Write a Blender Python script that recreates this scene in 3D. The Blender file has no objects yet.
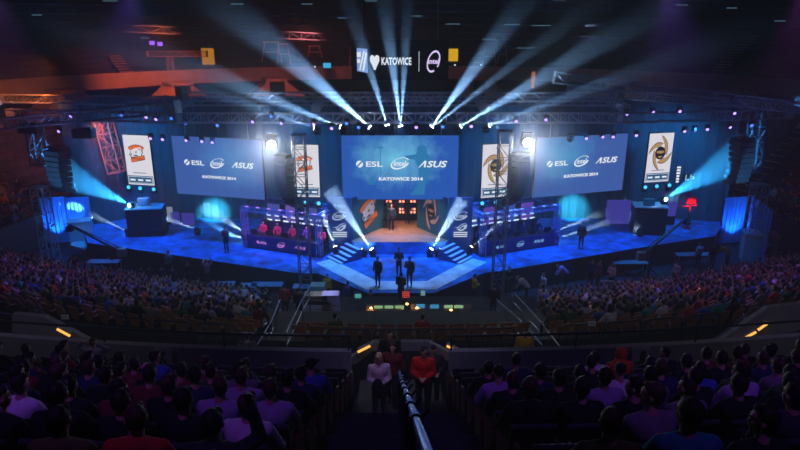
import bpy, math, random
from mathutils import Vector, Matrix, noise
R = math.radians
random.seed(7)
sc = bpy.context.scene
COL = sc.collection
F, PITCH, CAMZ = 628.0, R(17.5), 15.0
SP, CP = math.sin(PITCH), math.cos(PITCH)

def P(x, y, z=None, Y=None):
    """the place seen at a photo position, at height z or at distance Y"""
    u, v = x - 400.0, y - 225.0
    d = Vector((u, F * CP - v * SP, -F * SP - v * CP))
    t = (z - CAMZ) / d.z if z is not None else Y / d.y
    return Vector((d.x * t, d.y * t, CAMZ + d.z * t))

# ---------------------------------------------------------------- materials
MATS = {}
def principled(name, col, rough=0.7, metal=0.0, spec=0.4, noise_amt=0.0, noise_scale=6.0, bump=0.0):
    if name in MATS: return MATS[name]
    m = bpy.data.materials.new(name); m.use_nodes = True
    nt = m.node_tree; b = nt.nodes['Principled BSDF']
    b.inputs['Base Color'].default_value = (*col, 1); b.inputs['Roughness'].default_value = rough
    b.inputs['Metallic'].default_value = metal; b.inputs['Specular IOR Level'].default_value = spec
    if noise_amt or bump:
        tc = nt.nodes.new('ShaderNodeTexCoord'); n = nt.nodes.new('ShaderNodeTexNoise')
        n.inputs['Scale'].default_value = noise_scale; n.inputs['Detail'].default_value = 4
        nt.links.new(tc.outputs['Object'], n.inputs['Vector'])
        if noise_amt:
            r = nt.nodes.new('ShaderNodeMapRange')
            r.inputs['From Min'].default_value = .3; r.inputs['From Max'].default_value = .7
            r.inputs['To Min'].default_value = 1 - noise_amt; r.inputs['To Max'].default_value = 1 + noise_amt
            nt.links.new(n.outputs['Fac'], r.inputs['Value'])
            mx = nt.nodes.new('ShaderNodeVectorMath'); mx.operation = 'SCALE'
            mx.inputs[0].default_value = col; nt.links.new(r.outputs['Result'], mx.inputs['Scale'])
            nt.links.new(mx.outputs['Vector'], b.inputs['Base Color'])
        if bump:
            bp = nt.nodes.new('ShaderNodeBump'); bp.inputs['Strength'].default_value = bump
            nt.links.new(n.outputs['Fac'], bp.inputs['Height']); nt.links.new(bp.outputs['Normal'], b.inputs['Normal'])
    MATS[name] = m; return m

def tinted(name, rough=0.85, bump=0.15, scale=30):
    """cloth or hair whose colour is the object's own colour"""
    m = principled(name, (.5, .5, .5), rough, spec=.2, bump=bump, noise_scale=scale)
    nt = m.node_tree
    if not any(n.type == 'OBJECT_INFO' for n in nt.nodes):
        oi = nt.nodes.new('ShaderNodeObjectInfo')
        nt.links.new(oi.outputs['Color'], nt.nodes['Principled BSDF'].inputs['Base Color'])
    return m

def emit(name, col, strength=1.0, sampled=False):
    if name in MATS: return MATS[name]
    m = bpy.data.materials.new(name); m.use_nodes = True
    nt = m.node_tree; nt.nodes.clear()
    o = nt.nodes.new('ShaderNodeOutputMaterial'); e = nt.nodes.new('ShaderNodeEmission')
    e.inputs['Color'].default_value = (*col, 1); e.inputs['Strength'].default_value = strength
    nt.links.new(e.outputs[0], o.inputs['Surface'])
    m.cycles.emission_sampling = 'AUTO' if sampled else 'NONE'
    MATS[name] = m; return m

# ---------------------------------------------------------------- mesh builder
class MB:
    def __init__(s): s.v = []; s.f = []; s.m = []; s.smooth = False
    def add(s, vs, fs, mi=0):
        b = len(s.v); s.v += [tuple(v) for v in vs]
        s.f += [tuple(i + b for i in f) for f in fs]; s.m += [mi] * len(fs); return s
    def box(s, c, size, rz=0.0, mi=0, rx=0.0, ry=0.0):
        hx, hy, hz = size[0] / 2, size[1] / 2, size[2] / 2
        M = Matrix.Translation(c) @ Matrix.Rotation(rz, 4, 'Z') @ Matrix.Rotation(ry, 4, 'Y') @ Matrix.Rotation(rx, 4, 'X')
        vs = [M @ Vector((a * hx, b * hy, d * hz)) for d in (-1, 1) for b in (-1, 1) for a in (-1, 1)]
        return s.add(vs, [(0, 2, 3, 1), (4, 5, 7, 6), (0, 1, 5, 4), (2, 6, 7, 3), (0, 4, 6, 2), (1, 3, 7, 5)], mi)
    def tube(s, p0, p1, r0, r1=None, n=8, mi=0):
        r1 = r0 if r1 is None else r1
        p0, p1 = Vector(p0), Vector(p1); d = (p1 - p0)
        if d.length < 1e-6: return s
        q = d.to_track_quat('Z', 'Y'); a = q @ Vector((1, 0, 0)); b = q @ Vector((0, 1, 0)); vs = []
        for p, r in ((p0, r0), (p1, r1)):
            for i in range(n):
                t = 2 * math.pi * i / n; vs.append(p + a * (r * math.cos(t)) + b * (r * math.sin(t)))
        fs = [(i, (i + 1) % n, n + (i + 1) % n, n + i) for i in range(n)] + [tuple(range(n - 1, -1, -1)), tuple(range(n, 2 * n))]
        return s.add(vs, fs, mi)
    def path(s, pts, r, n=8, mi=0):
        for a, b in zip(pts, pts[1:]): s.tube(a, b, r, r, n, mi)
        for p in pts[1:-1]: s.ball(p, (r, r, r), 4, n, mi)
        return s
    def ball(s, c, rad, nu=8, nv=12, mi=0, rot=None):
        c = Vector(c); vs = []; M = rot or Matrix.Identity(3)
        for i in range(1, nu):
            ph = math.pi * i / nu
            for j in range(nv):
                th = 2 * math.pi * j / nv
                vs.append(c + M @ Vector((rad[0] * math.sin(ph) * math.cos(th), rad[1] * math.sin(ph) * math.sin(th), rad[2] * math.cos(ph))))
        top = len(vs); vs.append(c + M @ Vector((0, 0, rad[2]))); vs.append(c - M @ Vector((0, 0, rad[2])))
        fs = []
        for j in range(nv):
            k = (j + 1) % nv
            fs.append((top, j, k)); fs.append((top + 1, (nu - 2) * nv + k, (nu - 2) * nv + j))
            for i in range(nu - 2): fs.append((i * nv + j, (i + 1) * nv + j, (i + 1) * nv + k, i * nv + k))
        return s.add(vs, fs, mi)
    def prism(s, pts, d0, d1, axis='z', mi=0):
        """polygon (2-D) pushed from d0 to d1 along an axis; axis y: pts are (x, z)"""
        mk = {'z': lambda p, d: (p[0], p[1], d), 'y': lambda p, d: (p[0], d, p[1]), 'x': lambda p, d: (d, p[0], p[1])}[axis]
        n = len(pts); vs = [mk(p, d0) for p in pts] + [mk(p, d1) for p in pts]
        fs = [tuple(range(n - 1, -1, -1)), tuple(range(n, 2 * n))] + [(i, (i + 1) % n, n + (i + 1) % n, n + i) for i in range(n)]
        return s.add(vs, fs, mi)
    def slab(s, pts, thick, mi=0):
        n = len(pts); vs = [tuple(p) for p in pts] + [(p[0], p[1], p[2] - thick) for p in pts]
        fs = [tuple(range(n)), tuple(range(2 * n - 1, n - 1, -1))] + [(i, n + i, n + (i + 1) % n, (i + 1) % n) for i in range(n)]
        return s.add(vs, fs, mi)
    def mesh(s, name, mats, smooth=False):
        me = bpy.data.meshes.new(name); me.from_pydata(s.v, [], s.f)
        for m in (mats if isinstance(mats, (list, tuple)) else [mats]): me.materials.append(m)
        if any(s.m): me.polygons.foreach_set('material_index', s.m)
        if smooth: me.polygons.foreach_set('use_smooth', [True] * len(s.f))
        me.update(); me.validate(); return me
    def build(s, name, mats, parent=None, loc=(0, 0, 0), rz=0.0, smooth=False):
        o = bpy.data.objects.new(name, s.mesh(name, mats, smooth)); COL.objects.link(o)
        o.parent = parent; o.location = loc; o.rotation_euler = (0, 0, rz); return o

def tag(o, label=None, cat=None, group=None, kind=None):
    if label: o['label'] = label
    if cat: o['category'] = cat
    if group: o['group'] = group
    if kind: o['kind'] = kind
    return o
def thing(name, label, cat, loc=(0, 0, 0), rz=0.0, group=None):
    o = bpy.data.objects.new(name, None); COL.objects.link(o); o.empty_display_size = .2
    o.location = loc; o.rotation_euler = (0, 0, rz); return tag(o, label, cat, group)
def struct(o): o['kind'] = 'structure'; return o
def dup(root, loc=None, rz=None, label=None, group=None):
    def rec(o, parent):
        c = o.copy(); COL.objects.link(c); c.parent = parent
        for ch in KIDS(o): rec(ch, c)
        return c
    r = rec(root, None)
    if loc is not None: r.location = loc
    if rz is not None: r.rotation_euler = (0, 0, rz)
    if label: r['label'] = label
    if group: r['group'] = group
    return r
def KIDS(o): return list(o.children)

def text_mesh(s, w, h, bold=0.0, shear=0.0, ext=0.004):
    cu = bpy.data.curves.new('lettering', 'FONT'); cu.body = s; cu.size = 1; cu.offset = bold; cu.shear = shear
    cu.align_x = 'CENTER'; cu.align_y = 'CENTER'; cu.resolution_u = 3
    o = bpy.data.objects.new('lettering', cu); COL.objects.link(o)
    bpy.context.view_layer.update(); dg = bpy.context.evaluated_depsgraph_get()
    me = bpy.data.meshes.new_from_object(o.evaluated_get(dg)); bpy.data.objects.remove(o); bpy.data.curves.remove(cu)
    xs = [v.co.x for v in me.vertices]; ys = [v.co.y for v in me.vertices]
    cx, cy = (min(xs) + max(xs)) / 2, (min(ys) + max(ys)) / 2
    sx, sy = w / (max(xs) - min(xs)), h / (max(ys) - min(ys))
    mb = MB(); vs = [((v.co.x - cx) * sx, 0, (v.co.y - cy) * sy) for v in me.vertices]
    mb.add(vs, [tuple(p.vertices) for p in me.polygons]); bpy.data.meshes.remove(me)
    return mb
def text(s, w, h, mat, parent, loc, name='lettering', bold=0.0, shear=0.0, rx=0.0):
    """lettering facing -Y of its parent"""
    o = text_mesh(s, w, h, bold, shear).build(name, mat, parent, loc); o.rotation_euler = (rx, 0, 0); return o

def spot(name, loc, target, col, power, angle, blend=0.5, r=0.06):
    l = bpy.data.lights.new(name, 'SPOT'); l.color = col; l.energy = power; l.spot_size = R(angle); l.spot_blend = blend
    l.shadow_soft_size = r; o = bpy.data.objects.new(name, l); COL.objects.link(o); o.location = loc
    o.rotation_euler = (Vector(target) - Vector(loc)).to_track_quat('-Z', 'Y').to_euler(); return o
def area(name, loc, target, col, power, sx, sy):
    l = bpy.data.lights.new(name, 'AREA'); l.color = col; l.energy = power; l.shape = 'RECTANGLE'; l.size = sx; l.size_y = sy
    o = bpy.data.objects.new(name, l); COL.objects.link(o); o.location = loc
    o.rotation_euler = (Vector(target) - Vector(loc)).to_track_quat('-Z', 'Y').to_euler(); return o

# shared materials
black = principled('black_paint', (.012, .012, .015), .5)
dark = principled('dark_fabric', (.02, .02, .025), .9, noise_amt=.2)
steel = principled('aluminium', (.55, .57, .6), .35, .9)
steelm = principled('matt_aluminium', (.45, .47, .5), .55, .3)
white = principled('white_paint', (.8, .8, .8), .5)
grey = principled('grey_paint', (.25, .26, .3), .7, noise_amt=.12, noise_scale=3)
# ================================================================ setting
conc = principled('concrete', (.10, .10, .115), .85, noise_amt=.25, noise_scale=2.5)
dconc = principled('dark_concrete', (.035, .035, .045), .85, noise_amt=.25, noise_scale=2.5)
tierm = principled('stand_floor', (.02, .02, .026), .9, noise_amt=.2, noise_scale=3)
wallm = principled('parapet_paint', (.20, .20, .26), .7, noise_amt=.1, noise_scale=2)
bandm = principled('balcony_paint', (.55, .45, .42), .8, noise_amt=.12, noise_scale=.8)

mb = MB(); mb.box((0, 32, -.1), (130, 130, .2)); struct(mb.build('floor', dconc))
# the dome: a shallow many-sided roof
mb = MB(); N = 48; CY = 35.0
rings = [(58, 19), (50, 24), (36, 28), (18, 30.5), (0.01, 31)]
for i, (r, z) in enumerate(rings):
    for j in range(N):
        a = 2 * math.pi * j / N; mb.v.append((r * math.cos(a), CY + r * math.sin(a), z))
for i in range(len(rings) - 1):
    for j in range(N): mb.f.append((i * N + j, i * N + (j + 1) % N, (i + 1) * N + (j + 1) % N, (i + 1) * N + j)); mb.m.append(0)
struct(mb.build('ceiling', principled('roof_panel', (.03, .035, .05), .9, noise_amt=.3, noise_scale=.5)))
mb = MB()
for j in range(N):
    a = 2 * math.pi * j / N; b = 2 * math.pi * (j + 1) / N; q = []
    for (r, z) in ((58, 0), (58, 19.2), (58.4, 19.2), (58.4, 0)):
        q.append([(r * math.cos(t), CY + r * math.sin(t), z) for t in (a, b)])
    for k in range(4):
        mb.add([q[k][0], q[k][1], q[(k + 1) % 4][1], q[(k + 1) % 4][0]], [(0, 1, 2, 3)])
struct(mb.build('wall_round', principled('outer_wall', (.04, .04, .05), .9, noise_amt=.2)))

# side and far bowl : stepped ring from angle A0 to A1 (degrees from +X, counter-clockwise)
def ring(name, r0, z0, r1, z1, rows, A0, A1, mat, seg=72, riser=0.0):
    mb = MB(); dr = (r1 - r0) / rows; dz = (z1 - z0) / rows
    prof = []
    for k in range(rows):
        prof += [(r0 + k * dr, z0 + k * dz), (r0 + (k + 1) * dr, z0 + k * dz)]
    prof += [(r1, z1), (r1, z1 - .6), (r0, z0 - .6)]
    n = len(prof)
    for j in range(seg + 1):
        a = R(A0 + (A1 - A0) * j / seg)
        for (r, z) in prof: mb.v.append((r * math.cos(a), CY + r * math.sin(a), z))
    for j in range(seg):
        for i in range(n):
            k = (i + 1) % n
            mb.f.append((j * n + i, (j + 1) * n + i, (j + 1) * n + k, j * n + k)); mb.m.append(0)
    return struct(mb.build(name, mat))
def wallring(name, r, z0, z1, A0, A1, mat, th=.25, seg=72, holes=()):
    mb = MB()
    for j in range(seg):
        a, b = A0 + (A1 - A0) * j / seg, A0 + (A1 - A0) * (j + 1) / seg
        if any(h0 < (a + b) / 2 < h1 for h0, h1 in holes): continue
        a, b = R(a), R(b)
        def c(rr, t, z): return (rr * math.cos(t), CY + rr * math.sin(t), z)
        mb.add([c(r, a, z0), c(r, b, z0), c(r, b, z1), c(r, a, z1), c(r + th, a, z0), c(r + th, b, z0), c(r + th, b, z1), c(r + th, a, z1)],
               [(0, 3, 2, 1), (4, 5, 6, 7), (3, 7, 6, 2), (0, 1, 5, 4), (0, 4, 7, 3), (1, 2, 6, 5)])
    return struct(mb.build(name, mat))
seatring = principled('folded_seat_rows', (.10, .055, .05), .8, noise_amt=.5, noise_scale=2.2)
seatring2 = principled('upper_seat_rows', (.05, .05, .06), .8, noise_amt=.5, noise_scale=2.2)
ring('seating_bowl_lower', 27, 1.6, 36.6, 8.4, 13, -16, 196, seatring)
wallring('trim_1', 36.7, 9.5, 10.9, -16, 196, bandm, seg=106)
wallring('trim_2', 26.7, 0, 2.3, -16, 196, principled('bowl_fascia', (.09, .06, .05), .8), seg=80)
ring('seating_bowl_upper', 37.2, 10.2, 50, 17.0, 14, -16, 196, seatring2)
wallring('wall_back', 50.2, 10, 19.5, -16, 196, dconc)

# vomitory mouths in the balcony: dark portals framed by sloped cheeks
def at_ring(r, a, z): return Vector((r * math.cos(R(a)), CY + r * math.sin(R(a)), z))
VOMS = [(161, 1), (145, 1), (128, 1), (112, 0), (76, 0), (52, 0), (35, 0), (19, 0)]
cheek = principled('portal_cheek', (.62, .42, .36), .8, noise_amt=.1, noise_scale=1)
for k, (a, lit) in enumerate(VOMS):
    p = at_ring(36.6, a, 0); rz = R(a + 90)
    o = bpy.data.objects.new('stair_portal', None)
    t = MB()
    # trapezoid front, opening in the middle, local x along the ring, local -y... towards the stage is +y here
    t.prism([(-3.4, 7.6), (-1.0, 9.6), (-.8, 9.6), (-.8, 8.0), (-3.4, 7.4)], -.2, 2.6, 'y')
    t.prism([(3.4, 7.6), (3.4, 7.4), (.8, 8.0), (.8, 9.6), (1.0, 9.6)], -.2, 2.6, 'y')
    t.box((0, 1.2, 9.75), (2.2, 2.9, .3))
    struct(t.build('portal_surround', cheek, None, (p.x, p.y, 0), rz))

# near stand: stepped rows in front of and below the camera
def rowY(s, X, c=120.0): return s + X * X / c
SROW, NROW0, NROW1 = .85, -2, 10
def near_floor(s): return 15 - (.73 + .487 * s) - 1.12
def near_s(k): return 3.6 + .85 * k
def curved_step(mb, s0, s1, z, thick, X0, X1, c, n=24):
    for i in range(n):
        a, b = X0 + (X1 - X0) * i / n, X0 + (X1 - X0) * (i + 1) / n
        v = [(a, rowY(s0, a, c), z), (b, rowY(s0, b, c), z), (b, rowY(s1, b, c), z), (a, rowY(s1, a, c), z)]
        v += [(x, y, z - thick) for x, y, _ in v]
        mb.add(v, [(0, 1, 2, 3), (7, 6, 5, 4), (0, 4, 5, 1), (1, 5, 6, 2), (2, 6, 7, 3), (3, 7, 4, 0)])
mb = MB()
for k in range(-4, 11):
    s = near_s(k); z = near_floor(s)
    for X0, X1 in (((-24, 24),) if k < 6 else ((-24, -1.1), (1.1, 24))): curved_step(mb, s - .35, s + .5, z, .6 + (.4 if k < 10 else 0), X0, X1, 120.0)
for X0, X1 in ((-24, -1.1), (1.1, 24)): curved_step(mb, near_s(10) + .5, 13.25, 6.85, .5, X0, X1, 120.0)
struct(mb.build('near_stand', tierm))
mb = MB()   # half steps of the centre stairs
for k in range(-3, 6):
    s = near_s(k); z = near_floor(s)
    mb.box((0, s - .25, z + .10), (2.0, .42, .21))
zt = near_floor(near_s(5))
for i in range(11): mb.box((0, 8.35 + .335 * (i + .5), (6.5 + (zt - 6.5) * (1 - (i + 1) / 11) - .4) ), (2.18, .335, .8))
mb.box((0, 12.5, 6.1), (2.18, 1.0, .8)); mb.box((0, 13.45, 5.55), (2.18, .9, .9)); mb.box((0, 14.5, 5.2), (2.18, 1.2, 1.2))
struct(mb.build('stair_steps', principled('stair_tread', (.03, .03, .04), .6, noise_amt=.3, noise_scale=20)))
mb = MB()   # the low wall at the foot of the near stand
def wall_curve(mb, s, z0, z1, th, X0, X1, c, n=30, gaps=()):
    for i in range(n):
        a, b = X0 + (X1 - X0) * i / n, X0 + (X1 - X0) * (i + 1) / n
        if any(g0 < (a + b) / 2 < g1 for g0, g1 in gaps): continue
        v = [(a, rowY(s, a, c), z0), (b, rowY(s, b, c), z0), (b, rowY(s, b, c) + th, z0), (a, rowY(s, a, c) + th, z0)]
        v += [(x, y, z1) for x, y, _ in v]
        mb.add(v, [(3, 2, 1, 0), (4, 5, 6, 7), (0, 1, 5, 4), (1, 2, 6, 5), (2, 3, 7, 6), (3, 0, 4, 7)])
wall_curve(mb, 13.05, 6.2, 7.78, .18, -24, -1.15, 120.0); wall_curve(mb, 13.05, 6.2, 7.78, .18, 1.15, 24, 120.0)
for s_ in (-1, 1): mb.prism([(8.1, 6.2), (12.95, 6.2), (12.95, 7.3), (8.1, 9.25)], s_ * 1.16 - .06, s_ * 1.16 + .06, 'x')
struct(mb.build('parapet_wall', wallm))
mb = MB(); mb.slab([(-26, 13.2, 4.6), (26, 13.2, 4.6), (26, 22, 4.6), (-26, 22, 4.6)], .3)
struct(mb.build('cross_aisle', tierm))

# lower tier
def mid_s(k): return 18.3 + .85 * k
def mid_floor(s): return max(0.0, 15 - 8.75 - .365 * (s - 18.2) - 1.22)
mb = MB()
for k in range(0, 15):
    s = mid_s(k); z = mid_floor(s)
    curved_step(mb, s - .4, s + .45, z, 1.0, -26, 26, 90.0, 20)
struct(mb.build('lower_stand', tierm))
mb = MB(); wall_curve(mb, 17.75, 4.2, 5.5, .15, -26, 26, 90.0)
struct(mb.build('lower_stand_wall', dconc))

# centre stair mouth: grey cheeks sloping down both sides, and the side mouths
def cheek_wall(pts, Y, th=.18, mat=None):
    q = [P(x, y, Y=Y) for x, y in pts]
    m = MB(); m.prism([(v.x, v.z) for v in q], Y, Y + th, 'y'); return struct(m.build('stair_cheek_wall', mat or wallm))
cheek_wall([(341, 364), (374, 342.5), (399, 342.5), (399, 351), (372, 351), (356, 364)], 15.2)
cheek_wall([(401, 342.5), (429, 342.5), (492, 374), (478, 374), (425, 351), (401, 351)], 15.2)
cheek_wall([(12, 314), (44, 317), (112, 353), (92, 356), (70, 344), (12, 332)], 15.8)
cheek_wall([(812, 303), (768, 308), (694, 359), (728, 352), (750, 343), (812, 327)], 15.8)

# stage
STZ = 1.5
bluefl = principled('stage_carpet', (.012, .20, .62), .55, noise_amt=.6, noise_scale=1.6, bump=.05)  # blue light and its projected mottling put into the carpet colour
front = [P(88, 243, STZ), P(150, 251.5, STZ), P(300, 273.5, STZ), P(318, 273.5, STZ), P(368, 293, STZ), P(434, 293, STZ), P(484, 273, STZ), P(500, 271, STZ), P(650, 246, STZ), P(715, 236, STZ)]
poly = [(p.x, p.y) for p in front] + [(23.5, 43.5), (20, 44.5), (-20, 44.5), (-22.6, 42.5)]
mb = MB(); n = len(poly)
mb.prism(poly, 0, STZ, 'z'); mb.m = [1, 0] + [1] * n
struct(mb.build('stage_deck', [bluefl, principled('stage_skirt', (.01, .012, .03), .8)]))
mb = MB(); e = [(316, 263), (366, 289.5), (436, 289.5), (487, 262)]; i_ = [(331, 259), (377, 281), (427, 281), (471, 258)]
for k in range(3):
    q = [P(*e[k], STZ + .03), P(*e[k + 1], STZ + .03), P(*i_[k + 1], STZ + .03), P(*i_[k], STZ + .03)]
    mb.slab(q, .028)
struct(mb.build('stage_walkway', principled('pale_stage_panel', (.82, .86, .9), .45, noise_amt=.3, noise_scale=1.3)))
# raised timber entrance
pl = [P(352, 241, 2.3), P(449, 241, 2.3)]
mb = MB(); mb.prism([(-2.95, 36.75), (2.95, 36.75), (2.95, 38), (1.3, 41.5), (-1.3, 41.5), (-2.95, 38)], STZ, 2.3, 'z'); mb.m = [1, 0] + [1] * 6
struct(mb.build('entrance_platform', [principled('timber_platform', (.62, .36, .22), .22, noise_amt=.12, noise_scale=3), bluefl]))
# drapes behind the stage
mb = MB(); pts = []
for i in range(221):
    x = -23.6 + 47.2 * i / 220; pts.append((x, 44.9 + .05 * math.sin(i * 1.9) - max(0, abs(x) - 19) * .25))
for i in range(220):
    (x0, y0), (x1, y1) = pts[i], pts[i + 1]
    mb.add([(x0, y0, 0), (x1, y1, 0), (x1, y1, 10.2), (x0, y0, 10.2), (x0, y0 + .05, 0), (x1, y1 + .05, 0), (x1, y1 + .05, 10.2), (x0, y0 + .05, 10.2)],
           [(0, 1, 2, 3), (5, 4, 7, 6), (3, 2, 6, 7)])
tag(mb.build('stage_curtain', principled('navy_drape', (.05, .12, .17), .9)), 'long pleated dark blue drape hung behind the whole stage', 'curtain')
# stairs at both sides of the entrance
for sgn in (-1, 1):
    t = thing('stage_steps', 'flight of white-edged steps left of the entrance platform' if sgn < 0 else 'flight of white-edged steps right of the entrance platform', 'steps', (sgn * 2.85, 36.45, STZ), R(52) * sgn)
    for k in range(5):
        z = .8 - .16 * (k + 1)
        y = -.32 * k - .1
        m = MB(); m.box((0, y, z / 2 + .0), (1.5, .32, max(z, .06))); m.build('step', principled('step_blue', (.02, .06, .2), .6), t)
        m = MB(); m.box((0, y, max(z, .06) + .015), (1.5, .2, .03)); m.build('tread', principled('step_tread', (.75, .8, .9), .5), t)
# ================================================================ screens and banners
def screen_mat(name, base, glow, cx, cz, w, h, strength, mir=1):
    """LED wall showing a dusk street picture: blue field, pale mist, rough texture"""
    m = bpy.data.materials.new(name); m.use_nodes = True; nt = m.node_tree; nt.nodes.clear(); L = nt.links.new
    N_ = nt.nodes.new
    o = N_('ShaderNodeOutputMaterial'); e = N_('ShaderNodeEmission'); L(e.outputs[0], o.inputs['Surface']); e.inputs['Strength'].default_value = strength
    tc = N_('ShaderNodeTexCoord'); mp = N_('ShaderNodeMapping'); mp.inputs['Location'].default_value = (-cx, 0, -cz)
    mp.inputs['Location'].default_value = (-cx / (w * .36), 0, -cz / (h * .42)); mp.inputs['Scale'].default_value = (1 / (w * .36), 0, 1 / (h * .42))
    L(tc.outputs['Object'], mp.inputs['Vector'])
    ln = N_('ShaderNodeVectorMath'); ln.operation = 'LENGTH'; L(mp.outputs[0], ln.inputs[0])
    nz = N_('ShaderNodeTexNoise'); nz.inputs['Scale'].default_value = 1.1; nz.inputs['Detail'].default_value = 6; nz.inputs['Roughness'].default_value = .65
    L(tc.outputs['Object'], nz.inputs['Vector'])
    ad = N_('ShaderNodeMath'); ad.operation = 'MULTIPLY_ADD'; L(nz.outputs['Fac'], ad.inputs[0]); ad.inputs[1].default_value = 1.6; L(ln.outputs['Value'], ad.inputs[2])
    cr = N_('ShaderNodeValToRGB'); cr.color_ramp.elements[0].position = .3; cr.color_ramp.elements[0].color = (*glow, 1)
    cr.color_ramp.elements[1].position = 1.0; cr.color_ramp.elements[1].color = (*base, 1)
    dv = N_('ShaderNodeMath'); dv.operation = 'MULTIPLY'; dv.inputs[1].default_value = .5; L(ad.outputs[0], dv.inputs[0]); L(dv.outputs[0], cr.inputs['Fac'])
    L(cr.outputs[0], e.inputs['Color']); return m

lettw = emit('screen_white', (.85, .93, 1), 1.0)
lettd = emit('screen_text_grey', (.75, .85, .95), .75)

def esl(parent, x, z, h, mat, y=-.03, gap=True):
    """disc with a slash, then the three letters"""
    m = MB(); n = 24; r = h * .62
    for a0, a1 in ((R(58), R(212)), (R(238), R(392))):
        pts = [(x - h * 2.1 + r * math.cos(a0 + (a1 - a0) * i / n), z + r * math.sin(a0 + (a1 - a0) * i / n)) for i in range(n + 1)]
        m.prism(pts, y, y + .01, 'y')
    m.build('round_emblem', mat, parent)
    text('ESL', h * 3.0, h, mat, parent, (x + h * .55, y, z), 'lettering', .02)
def intel(parent, x, z, w, mat, y=-.03):
    m = MB(); n = 40; h = w * .6
    for i in range(n):
        a, b = R(20) + R(325) * i / n, R(20) + R(325) * (i + 1) / n
        def q(t, k): return (x + w / 2 * k * math.cos(t), z + h / 2 * k * math.sin(t) + .12 * w * math.cos(t) * k)
        th = lambda t: .84 + .08 * math.sin(t)
        m.prism([q(a, 1), q(b, 1), q(b, th(b)), q(a, th(a))], y, y + .01, 'y')
    m.build('oval_ring', mat, parent)
    text('intel', w * .66, h * .5, mat, parent, (x, y, z), 'lettering', .02)
def asus(parent, x, z, w, mat, y=-.03, sh=0):
    h = w * .235
    m = MB(); s = .35 * h
    m.prism([(x - w / 2, z - h / 2), (x - w / 2 + .18 * h, z - h / 2), (x - w / 2 + 1.0 * h, z + h / 2 - .2 * h), (x - w / 2 + h * .9, z + h / 2)], y, y + .01, 'y')
    m.prism([(x - w / 2 + h * .9, z + h / 2), (x - w / 2 + h * 1.2, z + h / 2), (x - w / 2 + h * 1.05, z - h / 2), (x - w / 2 + h * .8, z - h / 2)], y, y + .01, 'y')
    m.build('letter_stroke', mat, parent)
    text('SUS', w - h * 1.25, h, mat, parent, (x + h * .62, y, z), 'lettering', .03, .25)
def rog(parent, x, z, w, mat, y=-.03):
    m = MB()
    m.prism([(x - w * .5, z + w * .08), (x - w * .2, z), (x + w * .05, z + w * .25), (x + w * .5, z + w * .42), (x + w * .1, z + w * .34), (x - w * .22, z + w * .08)], y, y + .01, 'y')
    m.prism([(x - w * .3, z - w * .08), (x - w * .1, z - .02 * w), (x + w * .15, z + w * .2), (x + w * .48, z + w * .3), (x + w * .42, z), (x + w * .12, z - w * .2), (x - w * .1, z - w * .2)], y, y + .01, 'y')
    m.prism([(x - w * .05, z - w * .05), (x + w * .12, z + w * .1), (x + w * .28, z + w * .15), (x + w * .2, z - w * .02), (x + w * .02, z - w * .12)], y - .004, y, 'y', 1)
    m.build('eye_emblem', [mat, MATS.get('panel_blue') or black], parent)

def facing(bl, br):
    """base centre, yaw and width of a panel standing on the line bl-br"""
    d = br - bl; return (bl + br) / 2, math.atan2(d.y, d.x), math.hypot(d.x, d.y)

sm2 = emit('picture_shade', (.03, .22, .50), .9)
def led_screen(bl, br, h, label, sm, z0):
    c, rz, w = facing(bl, br)
    t = thing('led_screen', label, 'screen', (c.x, c.y, z0), rz, 'big LED screens over the stage')
    m = MB(); m.box((0, .12, h / 2), (w, .2, h)); m.build('cabinet', black, t)
    f = MB(); f.box((0, 0, h / 2), (w - .03, .03, h - .03)); f.build('display', sm, t)
    k = w / 7.1
    f = MB(); g = lambda pts, mx=0, mz=0: f.prism([(a * k + mx, b * k + mz) for a, b in pts], -.022, -.016, 'y')
    g([(-1.22, 1.5), (-1.18, 1.5), (-1.17, 3.2), (-1.0, 3.25), (-1.02, 3.32), (-1.4, 3.3), (-1.38, 3.22), (-1.22, 3.2)])
    g([(.6, .3), (1.1, .9), (1.15, 1.9), (.9, 2.5), (.35, 2.6), (.3, 2.75), (1.0, 2.85), (1.05, 3.3), (1.35, 3.45), (1.6, 3.3), (1.65, 2.9), (2.0, 2.5), (1.9, 1.8), (1.6, 1.1), (1.5, .3)])
    g([(-2.0, .95), (-1.85, 1.35), (-1.6, 1.45), (-1.5, 1.1), (-1.6, .95)])
    if w > 6.9: f.build('picture_shapes', sm2, t)
    esl(t, -1.75 * k, h * .56, .34 * k, lettw); intel(t, .0, h * .57, 1.15 * k, lettw); asus(t, 2.0 * k, h * .56, 1.75 * k, lettw)
    text('KATOWICE 2014', 2.7 * k, .22 * k, lettw, t, (.05 * k, -.03, h * .33), 'lettering', .045)
    for x in (-w * .35, w * .35): m = MB(); m.tube((x, .15, h), (x, .15, h + .9), .03); m.build('hanging_cable', steel, t)
    return t
c0, c1 = P(344.5, 200, 4.8), P(456, 200, 4.8)
c0.y = c1.y = 37.6; c0.x, c1.x = -3.55, 3.55
led_screen(c0, c1, 4.0, 'large LED screen hanging centrally above the stage entrance', screen_mat('screen_picture_centre', (.02, .10, .46), (.18, .62, .85), -.2, 2.6, 7.1, 4, 1.0), 4.8)
led_screen(P(177.5, 193.5, 4.8), P(265, 200, 4.8), 3.75, 'large LED screen left of the centre one, between two white banners', screen_mat('screen_picture_left', (.05, .12, .42), (.10, .30, .66), 1.2, 2.4, 7, 4, .95), 4.8)
led_screen(P(533, 198, 4.8), P(622, 190, 4.8), 3.75, 'large LED screen right of the centre one, between two white banners', screen_mat('screen_picture_right', (.05, .12, .42), (.07, .36, .66), -1.6, 2.6, 7, 4, .95), 4.8)

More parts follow.
